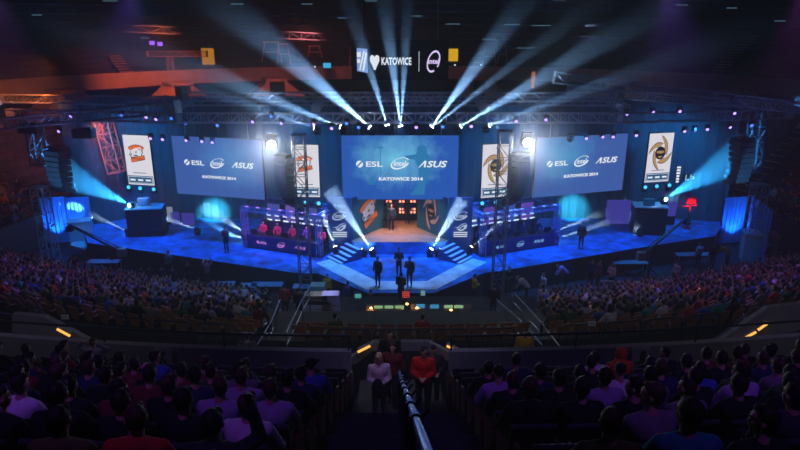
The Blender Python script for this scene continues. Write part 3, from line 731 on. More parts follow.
# round cyan glows on the drape come from unseen spots added close to it
p = P(571, 150, Y=38); spot('added_drape_spot', P(572, 200, Y=41), P(572, 209, Y=44.7), (.10, .78, 1), 5000, 36, 1, .1); lamp(P(571, 133, Y=37.9), Vector((0, 1, -1.2)), lens_off, 'dark lamp turned toward the drape above the right screen', None, hang=True)
p = P(215, 150, Y=38); spot('added_drape_spot', P(215, 204, Y=41), P(215, 213, Y=44.7), (.10, .78, 1), 5000, 36, 1, .1)

# washes
for x in (-18, -11, -4, 4, 11, 18): spot('blue_wash', (x, 36.0 + abs(x) * .12, 9.2), (x * 1.02, 38.5 + abs(x) * .12, 1.5), (.004, .20, 1), 2800, 78, .6, .15)
for x in (-9, 0, 9): spot('blue_wash', (x, 33.5, 10.3), (x * .7, 35.2, 1.5), (.015, .25, 1), 2500, 62, .6, .15)
for s_ in (-1, 1): spot('mural_fill', (s_ * .6, 35.5, 4.5), (s_ * 2.0, 38, 3.6), (1, .95, .9), 130, 60, .6, .1)  # fill spots added to brighten the murals, no fixtures
spot('white_wash', (0, 33, 10.4), (0, 34.5, 1.5), (.6, .75, 1), 420, 60, .6, .1)
for x in (-19, -8, 8, 19): spot('drape_wash', (x, 40, 9.4), (x, 44.5, 5), (.02, .34, .9), 1500, 110, .8, .2)
spot('warm_lamp', (-.3, 38.6, 4.7), (-.2, 38.6, 2.3), (1, .62, .45), 260, 120, .8, .2)
spot('rose_wash', (-1.2, 35.5, 8.5), (-1.0, 37.2, 2.3), (1, .45, .4), 150, 30, .6, .1)
for s_, x_ in ((-1, 57), (1, 743)): q = P(x_, 165, Y=40); spot('array_fill', q + Vector((0, -4.5, -3)), q, (.1, .55, 1), 260, 30, .8, .1)  # blue fill spots added for the outer speaker arrays
q = P(112, 150, Y=43.4); spot('truss_red_fill', q + Vector((-1.5, -3.5, 2)), q, (1, .13, .06), 900, 70, .8, .1)  # red spot added to light the hanging truss leg
for x in (-17.2, 17.0): spot('counter_fill', (x, 39.4, 6.5), (x, 40.9, 3.4), (.7, .85, 1), 160, 26, .6, .1)  # white fill spots added over the counter tops
# violet inside the left booth, deep blue inside the right one
for (t, rz, c, w, D), col in ((bl, (.55, .1, 1)), (br, (.03, .06, 1))):
    for sx in (-.3, .3):
        q = Vector((c.x, c.y, STZ)) + Matrix.Rotation(rz, 3, 'Z') @ Vector((sx * w, .3, 2.4)); spot('booth_light', q, q + Vector((0, .5, -2)), col, 130, 140, .8, .1)
        q = Vector((c.x, c.y, STZ)) + Matrix.Rotation(rz, 3, 'Z') @ Vector((sx * w, -2.5, 2.8)); spot('booth_light', q, q + Vector((0, 2.5, -1.2)), col, 120, 70, .8, .1)
for x in (-20, -10, 0, 10, 20): spot('rig_fill', (x, 35.0, 7.6), (x * 1.05, 36.5, 11), (.10, .22, 1), 150, 120, .8, .2)  # blue fill added below the trusses so that they show
# ================================================================ side sets, sign, desks
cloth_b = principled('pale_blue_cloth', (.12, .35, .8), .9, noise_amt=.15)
for side, pts in (('left', ((44, 224, 70, 224), (70, 224, 93, 226))), ('right', ((722, 222, 745, 224), (747, 228, 768, 236)))):
    for i, (x0, y0, x1, y1) in enumerate(pts):
        Y0, Y1 = (42.6, 42.9) if not (side == 'right' and i) else (42.3, 38.5)
        a, b = P(x0, y0, Y=Y0), P(x1, y1, Y=Y1); z0 = .2; c, rz, w = facing(a, b)
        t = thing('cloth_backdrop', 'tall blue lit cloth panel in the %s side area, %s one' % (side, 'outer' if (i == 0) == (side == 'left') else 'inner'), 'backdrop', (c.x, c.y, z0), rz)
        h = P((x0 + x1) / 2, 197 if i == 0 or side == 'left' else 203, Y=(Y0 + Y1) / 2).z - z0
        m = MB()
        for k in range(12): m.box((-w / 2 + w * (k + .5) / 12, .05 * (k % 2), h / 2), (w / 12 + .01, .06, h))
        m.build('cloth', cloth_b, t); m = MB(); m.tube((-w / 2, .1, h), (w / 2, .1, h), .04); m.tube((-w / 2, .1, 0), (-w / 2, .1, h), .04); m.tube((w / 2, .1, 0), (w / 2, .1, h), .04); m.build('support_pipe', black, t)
        spot('blue_uplight', (c.x, c.y - .8, .5), (c.x, c.y, h * .8), (.02, .22, 1), 650, 90, .8, .08)
        spot('blue_uplight', (c.x + .5, c.y - .8, .5), (c.x + .5, c.y, h * .9), (.05, .4, 1), 150, 40, .8, .08)
def counter(name, pos, w, d, h, rz, label, body, topm, extras=True):
    t = thing(name, label, 'counter', pos, rz)
    m = MB(); m.box((0, 0, h / 2), (w, d, h)); m.build('body', body, t)
    m = MB(); m.box((0, 0, h + .04), (w + .1, d + .1, .08)); m.build('worktop', topm, t)
    m = MB(); m.box((0, -d / 2 - .01, h * .5), (w * .8, .02, h * .7)); m.build('front_board', body, t)
    return t
p = P(140, 226, 1.5); p.y = 40.6; p.x = -17.2
pale = principled('pale_counter_top', (.7, .72, .78), .5)
counter('host_counter', (-17.2, 40.9, 1.5), 2.3, 1.5, 1.9, R(8), 'tall dark analyst counter on the left stage wing with a pale top', principled('navy_counter', (.008, .018, .035), .6), pale)
counter('host_counter', (17.0, 41.2, 1.5), 2.1, 1.4, 1.9, R(-8), 'tall dark analyst counter on the right stage wing with a pale top', MATS['navy_counter'], pale)
for x, y, s, lab in ((143.5, 200, .5, 'pale boxy monitor standing on the left analyst counter'), (650, 196, .45, 'teal boxy monitor standing on the right analyst counter')):
    q = P(x, y, Y=40.9); q.z = 3.48; t = thing('monitor', lab, 'monitor', q, R(5)); m = MB(); m.box((0, 0, s * .55), (s * 1.5, .3, s)); m.build('housing', pale if x < 400 else principled('teal_box', (.1, .35, .4), .5), t); m = MB(); m.box((0, 0, .03), (s * .7, .3, .05)); m.build('stand', black, t)
for x0, lab in (((124, 205), 'white laptop with glowing lid at the left end of the left counter'), ((151, 205), 'white paper pad lying on the left analyst counter')):
    q = P(x0[0], x0[1], z=3.35); q.y = 40.5; q.x = -18.0 if x0[0] < 130 else -16.7
    t = thing('laptop' if 'laptop' in lab else 'paper_pad', lab, 'laptop' if 'laptop' in lab else 'paper', (q.x, q.y, 3.48)); m = MB(); m.box((0, 0, .02), (.5, .35, .03)); m.build('base', white, t)
    if 'laptop' in lab: m = MB(); m.box((0, .17, .18), (.5, .03, .32), rx=R(-12)); m.build('lid', white, t)
# pink and violet lit vertical panels behind the counters
for x0, x1, y0, y1, lab in ((172, 179, 212, 228, 'slim violet lit panel right of the left counter'), (183, 194, 213, 228, 'wide violet lit panel right of the left counter'), (163, 172, 207, 222, 'white angled sail panel beside the left counter'),
                            (605, 632, 200, 224, 'broad violet lit panel left of the right counter'), (666, 677, 202, 216, 'small violet lit panel right of the right counter')):
    a = P(x0, y1, Y=42.8); b = P(x1, y0, Y=42.8); w = b.x - a.x; h = b.z - a.z
    t = thing('light_panel', lab, 'light panel', ((a.x + b.x) / 2, 42.8, STZ)); m = MB(); m.box((0, 0, (a.z - STZ) + h / 2), (w, .08, h)); m.build('diffuser', emit('violet_panel' if 'violet' in lab else 'white_panel', (.12, .11, .85) if 'violet' in lab else (.6, .7, .9), .35), t)
    m = MB(); m.box((0, .06, (a.z - STZ + h) / 2), (w + .08, .06, a.z - STZ + h)); m.build('back_frame', black, t)
q = P(688, 222, Y=42); t = thing('red_lit_stand', 'red lit slim stand behind the right stage wing', 'stand', (q.x, 42, STZ)); redm = principled('red_lit_metal', (.7, .02, .03), .5)  # red light put into the colour of the stand
hh = P(688, 193, Y=42).z - STZ; m = MB(); m.tube((0, 0, 0), (0, 0, hh), .06); m.build('pole', redm, t); m = MB(); m.box((0, 0, hh * .8), (.7, .1, .5)); m.build('panel', redm, t); m = MB(); m.tube((-.6, 0, hh * .62), (.5, 0, hh * .66), .05); m.build('arm', redm, t); m = MB(); m.tube((0, 0, 0), (0, 0, .04), .3, .3, 12); m.build('base', redm, t)
spot('stand_red_fill', (q.x, 39.8, 3.2), (q.x, 42, 3.2), (1, .05, .05), 420, 30, .8, .1)  # red spot added for the stand
a = P(677, 183, Y=43); b = P(677, 166, Y=43); t = thing('standing_sign', 'narrow upright white lettered sign right of the far right banner', 'sign', (a.x, 43, a.z)); m = MB(); m.box((0, .05, (b.z - a.z) / 2), (.35, .06, b.z - a.z)); m.build('board', black, t)
m = MB()
for k in range(6): m.box((0, 0, (b.z - a.z) * (k + .5) / 6), (.2 if k < 3 else .26, .02, (b.z - a.z) / 9))
m.build('marks', lettw, t); m = MB(); m.tube((0, .12, -a.z + STZ), (0, .12, b.z - a.z), .03); m.build('pole', black, t)
a = P(689, 181, Y=43.4); t = thing('projected_text', 'projected pale text built as glowing marks right of the narrow white sign', 'display', (a.x, 43.4, a.z)); m = MB(); m.box((0, .05, .25), (.95, .06, .55)); m.build('housing', black, t); m = MB(); m.box((-.25, 0, .25), (.06, .02, .4)); m.box((-.12, 0, .08), (.28, .02, .06)); m.box((.15, 0, .3), (.22, .02, .06)); m.box((.08, 0, .38), (.06, .02, .2)); m.box((.2, 0, .16), (.3, .02, .06)); m.box((.3, 0, .22), (.06, .02, .2)); m.build('marks', emit('pale_marks', (.4, .75, .95), .9), t)  # projected lettering put in as glowing marks on an added board
# left desk outside the stage
counter('side_desk', (-22.0, 41.2, .4), 1.4, 1.0, 1.9, R(20), 'pale boxy desk beside the left end of the stage under the crane', principled('cream_board', (.55, .58, .6), .6), pale)
counter('side_desk', (24.0, 39.6, .0), 2.0, 1.2, 1.9, R(-20), 'pale desk in the blue side area at the right end of the stage', principled('cream_board', (.55, .58, .6), .6), pale)
m = MB(); m.slab([P(70, 245, 1.0), P(84, 249, 1.0), P(96, 235, 1.0), P(84, 232, 1.0)], .1); tag(m.build('ramp_board', pale), 'pale board sloping beside the left end of the stage', 'board')
# camera cranes
def crane(base, tip, z0, z1, label, back=.22):
    a = Vector(base); b = Vector(tip); t = thing('camera_crane', label, 'camera crane', (a.x, a.y, 0)); o = Vector((a.x, a.y, 0))
    m = MB(); m.tube((0, 0, 0), (0, 0, a.z), .09)
    for k in range(3): q = R(120 * k + 20); m.tube((0, 0, .7), (.8 * math.cos(q), .8 * math.sin(q), .03), .04)
    m.build('tripod', black, t)
    d = b - a; m = MB(); p0 = a - d * back - o; p1 = b - o; m.tube(p0, p1, .09, .06, 6); m.tube(p0 + Vector((0, 0, .3)), p1 + Vector((0, 0, .05)), .03); m.build('arm', principled('crane_arm', (.05, .06, .09), .4, .4), t)
    m = MB(); m.box(p0, (.5, .4, .5)); m.build('counterweight', grey, t)
    m = MB(); m.box(p1 + Vector((0, 0, -.25)), (.35, .3, .3)); m.tube(p1 + Vector((0, -.15, -.25)), p1 + Vector((0, -.4, -.25)), .09); m.build('camera_head', black, t)
crane(P(110, 246, Y=37.5), P(69, 225, Y=37.2), 0, 0, 'long dark camera crane reaching left over the end of the stage', .3)
crane(P(652, 247, Y=36.5), P(687, 218, Y=38), 0, 0, 'long dark camera crane rising over the right stage wing', .3)

# the hanging sign
sg = P(400, 62, Y=52)
t = thing('hanging_sign', 'black hanging display with a heart, a city name and a round chip emblem', 'sign', (sg.x, 52, 10.6))
def SX(x): return (x - 400) / 628 * (52 * CP + (15 - 12.3) * SP)
def SZ(y): return P(400, y, Y=52).z - 10.6
m = MB(); m.box((0, .25, (SZ(40) + SZ(80)) / 2), (SX(449) - SX(352), .4, SZ(40) - SZ(80))); m.build('housing', principled('sign_black', (.006, .006, .012), .9), t)
for x in (-3, 3): m = MB(); m.tube((x, .25, SZ(40)), (x, .25, 15), .04); m.build('hanging_cable', steel, t)
for s, x0, x1 in (('KATOWICE', 381.5, 411.5),): text(s, SX(x1) - SX(x0), SZ(57.3) - SZ(65), lettw, t, (SX((x0 + x1) / 2), -.02, SZ(61.2)), 'lettering', .03)
m = MB(); pts = [(370, 57), (371.5, 55.2), (373.3, 55.2), (374.6, 57), (376, 55.2), (377.8, 55.2), (379.3, 57), (379.3, 61), (377.5, 65), (375.4, 70), (374, 70), (372, 65), (370, 61)]
m.prism([(SX(a), SZ(b)) for a, b in reversed(pts)], -.02, 0, 'y'); m.build('heart', lettw, t)
m = MB(); m.prism([(SX(a), SZ(b)) for a, b in ((357, 48), (367.5, 49), (367.5, 73), (357, 71))][::-1], -.01, 0, 'y'); m.build('badge', emit('badge_blue', (.25, .4, .85), .9), t)
m = MB()
for a, b, c_, d_ in ((357, 50, 361, 50), ): m.prism([(SX(357), SZ(52)), (SX(361), SZ(52)), (SX(361), SZ(57)), (SX(357), SZ(57))][::-1], -.03, -.01, 'y')
m.prism([(SX(362), SZ(71)), (SX(364), SZ(71)), (SX(367.3), SZ(53)), (SX(365.5), SZ(52))][::-1], -.03, -.01, 'y'); m.prism([(SX(359), SZ(70)), (SX(360.5), SZ(70)), (SX(365), SZ(51)), (SX(363.5), SZ(51))][::-1], -.03, -.01, 'y')
m.prism([(SX(357), SZ(59)), (SX(360.5), SZ(59)), (SX(360), SZ(63)), (SX(357), SZ(63))][::-1], -.03, -.01, 'y'); m.build('badge_stripe', lettw, t)
m = MB(); m.box((SX(419), -.01, SZ(61.5)), (.05, .02, SZ(52) - SZ(72))); m.build('divider', lettd, t)
vio = emit('sign_violet', (.75, .62, 1), 1.1); q = thing('round_logo', None, None); q.parent = t; q.location = (SX(433.5), 0, SZ(61.5))
m = MB()
for i in range(40):
    a, b = R(-40) + R(330) * i / 40, R(-40) + R(330) * (i + 1) / 40
    def e_(tt, k): return (.53 * k * math.cos(tt) + .12 * k * math.sin(tt), .86 * k * math.sin(tt) + .1 * math.cos(tt))
    m.prism([e_(a, 1), e_(b, 1), e_(b, .82), e_(a, .82)], -.03, 0, 'y')
m.build('oval_ring', vio, q); text('intel', .9, .42, vio, q, (0, -.03, .02), 'lettering', .03)

# small lights and boxes in the far balcony
amber = emit('doorway_glow', (.9, .5, .01), .8); cyl = emit('cyan_screen', (.05, .5, .9), 1.0)
def farbox(x, y, Y, w, h, mat, name, lab, cat):
    p = P(x, y, Y=Y); t = thing(name, lab, cat, (p.x, p.y, p.z)); m = MB(); m.box((0, 0, 0), (w, .12, h)); m.build('face', mat, t); m = MB(); m.box((0, .15, -.05), (w + .15, .16, h + .2)); m.build('casing', black, t); return t
farbox(451, 55, 70, 1.5, 1.3, amber, 'lit_doorway', 'amber lit doorway right of the hanging sign', 'doorway')  # light of the doorways put in as glowing faces, no lamp
farbox(208, 57, 69, 1.3, 1.8, emit('amber_dim', (.75, .3, .02), .6), 'lit_doorway', 'amber lit doorway in the balcony left of the hanging sign', 'doorway')
farbox(327, 65.5, 68, .8, .5, cyl, 'monitor', 'small cyan monitor on the balcony rail left of the sign', 'monitor')
farbox(533, 80, 68, .35, 1.7, emit('orange_slot', (.8, .25, .06), .5), 'lit_doorway', 'narrow orange lit opening in the balcony right of the sign', 'doorway')
farbox(315, 66.7, 67.5, .15, .15, lettw, 'point_lamp', 'tiny white lamp on the balcony rail left of the sign', 'lamp')
farbox(455, 65, 67.5, .15, .15, lettw, 'point_lamp', 'tiny white lamp under the amber doorway', 'lamp'); farbox(481, 65, 67.5, .15, .15, lettw, 'point_lamp', 'tiny white lamp right of the amber doorway', 'lamp')
farbox(152, 43, 69, .5, .4, emit('violet_lamp', (.35, .1, 1), 1.5), 'point_lamp', 'left one of two violet lamps in the upper left balcony', 'lamp'); farbox(160, 44, 69, .5, .4, MATS['violet_lamp'], 'point_lamp', 'right one of two violet lamps in the upper left balcony', 'lamp')
farbox(96, 112, 47, .35, .35, emit('orange_work', (1, .35, .03), 2.5), 'work_lamp', 'small orange work lamp on the left rig under the balcony', 'lamp')
# blocks, frames and steps on the concourse
for x, y, w, h, lab in ((182, 62, 3.2, 1.6, 'red lit tower scaffold on the left balcony'),):
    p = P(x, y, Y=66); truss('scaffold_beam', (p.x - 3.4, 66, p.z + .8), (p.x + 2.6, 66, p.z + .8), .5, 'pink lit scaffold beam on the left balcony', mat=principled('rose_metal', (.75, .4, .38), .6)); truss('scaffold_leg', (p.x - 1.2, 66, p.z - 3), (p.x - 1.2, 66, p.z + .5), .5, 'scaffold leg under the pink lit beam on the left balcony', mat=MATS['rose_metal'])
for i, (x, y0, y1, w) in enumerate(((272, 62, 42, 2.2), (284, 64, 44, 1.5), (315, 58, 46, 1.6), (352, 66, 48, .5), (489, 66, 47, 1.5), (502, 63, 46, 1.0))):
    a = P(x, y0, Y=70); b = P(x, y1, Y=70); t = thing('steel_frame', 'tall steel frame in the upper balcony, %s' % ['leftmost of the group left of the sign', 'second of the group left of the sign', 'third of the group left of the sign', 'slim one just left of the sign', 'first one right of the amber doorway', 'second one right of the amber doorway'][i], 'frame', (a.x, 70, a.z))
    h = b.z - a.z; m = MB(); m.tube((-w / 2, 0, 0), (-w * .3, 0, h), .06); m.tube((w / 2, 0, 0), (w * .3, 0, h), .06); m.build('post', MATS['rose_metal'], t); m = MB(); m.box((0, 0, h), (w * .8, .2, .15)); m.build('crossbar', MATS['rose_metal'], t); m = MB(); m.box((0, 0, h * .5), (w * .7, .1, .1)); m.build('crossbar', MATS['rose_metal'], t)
# stairs in the bowl with lit yellow nosings
yel = emit('step_lamp', (.8, .5, .06), .35)
nose = principled('yellow_nosing', (.75, .52, .08), .7)
for a, r0, r1, z0, z1, lab, lit in ((167, 38, 46, 10.7, 14.7, 'yellow edged aisle steps high on the left balcony', 0), (134, 38, 41, 10.7, 12.3, 'yellow edged aisle steps above the lit portal', 0), (40, 38, 45, 10.7, 14.2, 'yellow edged aisle steps on the right upper balcony', 1), (18, 38, 46, 10.7, 14.7, 'yellow edged aisle steps at the far right upper balcony', 1),
                             (24, 28, 36, 2.4, 8.0, 'yellow edged aisle steps behind the right loudspeakers', 1), (8, 28, 36, 2.4, 8.0, 'yellow edged aisle steps in the orange right stand', 1), (172, 28, 36, 2.4, 8.0, 'yellow edged aisle steps in the brown left stand', 0)):
    t = thing('aisle_steps', lab, 'steps', (*at_ring(r0, a, 0).xy, z0), R(a - 90)); n = 14 if r1 - r0 > 4 else 7; m = MB(); e2 = MB()
    for k in range(n):
        y = (r1 - r0) * (k + .5) / n; z = (z1 - z0) * (k + .5) / n; m.box((0, y, z / 2 - .2), (1.3, (r1 - r0) / n, z + .5)); e2.box((0, y - (r1 - r0) / n * .4, z + .08), (1.25, .1, .06))
    m.build('tread', dconc, t); e2.build('nosing', yel if lit and 0 else nose, t)
# upper catwalks and rows of pipes in the dark roof
for i, (x0, y0, x1, y1, Y) in enumerate(((0, 22, 330, 38, 60), (0, 8, 420, 14, 52), (250, 20, 800, 24, 58), (420, 34, 800, 48, 62), (430, 8, 800, 4, 50), (520, 44, 800, 58, 56))):
    truss('catwalk_truss', P(x0 - 20, y0, Y=Y - (6 if i % 2 else 3)), P(x1 + 20, y1, Y=Y), .6, 'dim roof catwalk truss crossing the dark dome, %s' % ['lower left', 'upper left', 'upper middle', 'middle right', 'topmost right', 'lowest right'][i], mat=principled('roof_steel', (.12, .16, .24), .6), step=1.1, cr=.045, wr=.02)
rl = emit('roof_strip', (.25, .55, .8), .35)
for i, (x, y, w) in enumerate(((110, 1, 1.2), (37, 15, .8), (145, 38, .7), (237, 4, 1.0), (307, 4, .9), (342, 18, .7), (371, 1, 1), (417, 16, 1.0), (453, 24, 1.2), (512, 24.5, 1.3), (541, 25.5, 1.6), (489, 39, 1.2), (559, 0, 1.0), (682, 5, 1.0), (732, 8, .8), (641, 46, .6), (590, 25, .8), (525, 48, 1.5), (780, 21, .9))):
    p = P(x, y, Y=55); t = thing('roof_lamp', 'faint strip lamp under the dark roof, %s' % ('left of the sign' if x < 355 else 'above the sign' if x < 450 else 'right of the sign'), 'lamp', p, 0, 'faint strip lamps %s' % ('left of the sign' if x < 355 else 'above the sign' if x < 450 else 'right of the sign'))
    m = MB(); m.box((0, 0, 0), (w, .1, .05)); m.build('tube', rl, t); m = MB(); m.box((0, 0, .08), (w + .1, .16, .08)); m.build('housing', black, t)

# ---------------------------------------------------------------- production desk between the crowd and the stage
def desk_z(Y): return mid_floor(Y)
def mfloor(x, Y): return mid_floor(Y - x * x / 90.0)
plat = MB(); plat.box((0, 27.2, .85), (14.6, 5.4, 1.7)); struct(plat.build('production_platform', principled('riser_black', (.015, .015, .02), .8)))
screens = [(378.5, 307.5, 'g'), (389, 307.5, 'g'), (399.5, 307.5, 'g'), (420.5, 306, 'b'), (434.5, 306.5, 'b'), (448.5, 307, 'g'), (458.5, 307, 'g'), (358, 296, 't'), (464, 310, 'w')]
ms = {'g': emit('monitor_green', (.35, .62, .30), .9), 'b': emit('monitor_blue', (.06, .35, .65), .9), 't': emit('monitor_teal', (.1, .5, .5), .8), 'w': emit('monitor_pale', (.3, .6, .7), .6), 'r': emit('monitor_red', (.55, .05, .05), .9)}
def desk_monitor(x, y, Y, k, w, h, lab):
    p = P(x, y, Y=Y); t = thing('monitor', lab, 'monitor', (p.x, p.y, p.z)); m = MB(); m.box((0, .04, 0), (w + .06, .06, h + .06)); m.build('bezel', black, t)
    m = MB(); m.box((0, 0, 0), (w, .02, h)); m.build('screen', ms[k], t); m = MB()
    for i in range(3): m.box((0, -.014, -h * .3 + h * .3 * i), (w * .9, .006, h * .07))
    m.build('screen_rows', black, t)
    m = MB(); m.tube((0, .06, -h / 2), (0, .06, -h / 2 - .14), .03); m.box((0, .06, -h / 2 - .15), (.22, .18, .02)); m.build('stand', black, t)
for i, (x, y, k) in enumerate(screens[:7]):
    desk_monitor(x, y, 25.6, k, .38, .17, '%s lit console monitor, %s' % ('green' if k == 'g' else 'blue', ['leftmost of the row on the production desk', 'second from the left on the production desk', 'third from the left on the production desk', 'left one of the blue pair', 'right one of the blue pair', 'just right of the blue pair', 'rightmost of the row on the production desk'][i]))
desk_monitor(358, 296, 26.6, 't', .28, .2, 'teal lit monitor left of and behind the green ones'); desk_monitor(406, 294.5, 27.2, 'r', .34, .32, 'red lit square monitor in the middle of the production area')
desk_monitor(423, 293, 27.4, 'w', .2, .25, 'small pale monitor right of the red one')
p = P(420, 312, Y=25.4)
for i, (x0, x1, lab) in enumerate(((366, 402, 'left mixing console lying in amber lamp light'), (411, 441, 'middle mixing console in front of the blue monitors'), (442, 472, 'right mixing console in front of two green monitors'))):
    a, b = P(x0, 312, Y=25.3), P(x1, 312, Y=25.3); t = thing('mixing_console', lab, 'mixing desk', ((a.x + b.x) / 2, 25.35, 1.7)); w = b.x - a.x; hz = P(400, 313.5, Y=25.2).z - 1.7
    m = MB(); m.box((0, .1, hz - .1), (w, .9, .16), rx=R(28)); m.build('console_body', principled('amber_lit_console', (.3, .22, .16), .5), t)  # amber lamplight put into the console colour
    m = MB()
    for k in range(16): m.box((-w / 2 + w * (k + .5) / 16, -.05, hz - .045), (.02, .5, .03), rx=R(28))
    m.build('fader_bank', principled('fader_black', (.02, .02, .02), .5), t); m = MB(); m.box((0, .15, (hz - .18) / 2), (w * .96, .6, hz - .2)); m.build('desk_body', black, t)
for i, (x, y, pw2) in enumerate(((371, 309, 45), (407, 305, 40), (451, 311, 30), (417, 309, 8))):
    q = P(x, y, Y=25.2); t = thing('desk_lamp', 'small amber gooseneck lamp over the production desk, %s' % ['at its left end', 'between the green and blue monitors', 'by the right console', 'in front of the blue monitors'][i], 'lamp', (q.x, q.y, q.z - .2))
    m = MB(); m.tube((0, .1, -.05), (0, .1, .3), .01); m.tube((0, .1, .3), (0, 0, .26), .01); m.build('neck', black, t); m = MB(); m.ball((0, 0, .25), (.06, .05, .045), 5, 8); m.build('bulb', emit('lamp_amber', (1, .45, .1), 9), t)
    spot('amber_desk_light', (q.x, q.y - .02, q.z + .02), (q.x, q.y + .5, q.z - 1), (1, .5, .12), pw2, 120, .6, .03)
# white service ramp and rail frame left of the desk, barrier fences
for i, (x, y, w, h, mat, lab, cat, nm) in enumerate(((318, 306, 1.3, .75, pale, 'pale blue flight case seen behind the rail left of the production desk', 'case', 'flight_case'), (331, 303, .8, 1.0, principled('lilac_board', (.55, .45, .75), .6), 'lilac lit board behind the rail left of the production desk', 'board', 'lit_board'), (318, 289, .7, .5, principled('pale_teal', (.25, .5, .6), .6), 'pale teal case at the edge of the left pit', 'case', 'flight_case'), (316, 298, 1.1, .45, principled('sand_case', (.2, .17, .12), .7), 'brown case standing on top of the pale blue case', 'case', 'flight_case'))):
    p = P(x, y, Y=27.0 + (i == 2) * 1.2); z = p.z - h / 2; t = thing(nm, lab, cat, (p.x, p.y, z)); m = MB(); m.box((0, 0, h / 2), (w, .6, h)); m.build('body', mat, t); m = MB(); m.box((0, -.31, h * .5), (w, .02, .04)); m.build('trim_band', steel, t)
spot('violet_pit_light', P(325, 250, Y=27), P(325, 303, Y=27.0), (.5, .6, 1), 160, 40, .7)
for x, y, w, lab in ((307, 286, 1.6, 'blue lit low table at the front of the left floor crowd'), (267, 284, 1.8, 'pale blue sheet covered table in front of the left crowd'), (249, 285, .9, 'violet lit table near the stage skirt on the left'), (104, 261, 2.0, 'white lit table with laptops at the far left of the pit'), (222, 283.5, 1.4, 'pale violet table behind the left floor crowd front row'), (694, 254, 2.4, 'grey flat table in the pit at the far right'), (630, 262, 2.2, 'green grey long table in the pit on the right')):
    p = P(x, y, z=.85); t = thing('pit_table', lab, 'table', (p.x, p.y, 0)); m = MB(); m.box((0, 0, .83), (w, .7, .04)); m.build('table_top', principled('table_white', (.2, .26, .36), .6) if 'grey' not in lab else grey, t)
    for a in (-1, 1):
        for b in (-1, 1): m = MB(); m.tube((a * w * .45, b * .3, 0), (a * w * .45, b * .3, .82), .02); m.build('leg', steel, t)
for x0, y0, x1, y1, lab in ((44, 267, 78, 269, 'pale long bar rail in front of the far left crowd'), (180, 287, 215, 290, 'white topped barrier in front of the left floor crowd'), (600, 281, 634, 282, 'violet lit barrier behind the right pit'), (636, 282, 722, 283, 'violet lit barrier running through the right crowd')):
    a, b = P(x0, y0, z=1.05), P(x1, y1, z=1.05); c, rz, w = facing(a, b); t = thing('crowd_barrier', lab, 'barrier', (c.x, c.y, 0), rz); m = MB(); m.box((0, 0, 1.05), (w, .1, .06)); m.build('top_rail', steelm, t); m = MB(); n = int(w / .12)
    for k in range(n): m.tube((-w / 2 + w * k / n, 0, .1), (-w / 2 + w * k / n, 0, 1.04), .008, None, 4)
    m.build('bars', steelm, t); m = MB(); m.box((-w * .4, 0, .03), (.06, .6, .05)); m.box((w * .4, 0, .03), (.06, .6, .05)); m.build('foot', steelm, t)
# ================================================================ people
skinm = principled('skin', (.55, .33, .25), .55, spec=.3, noise_amt=.08, noise_scale=9)
eyem = principled('eye_dark', (.02, .015, .015), .3); lipm = principled('lip', (.45, .18, .16), .5)
cloth = tinted('cloth_weave', .9, .2, 40); hairm = tinted('hair_strands', .6, .5, 60); trouserm = tinted('trouser_weave', .9, .1, 40); shoem = principled('shoe_rubber', (.03, .03, .03), .6)

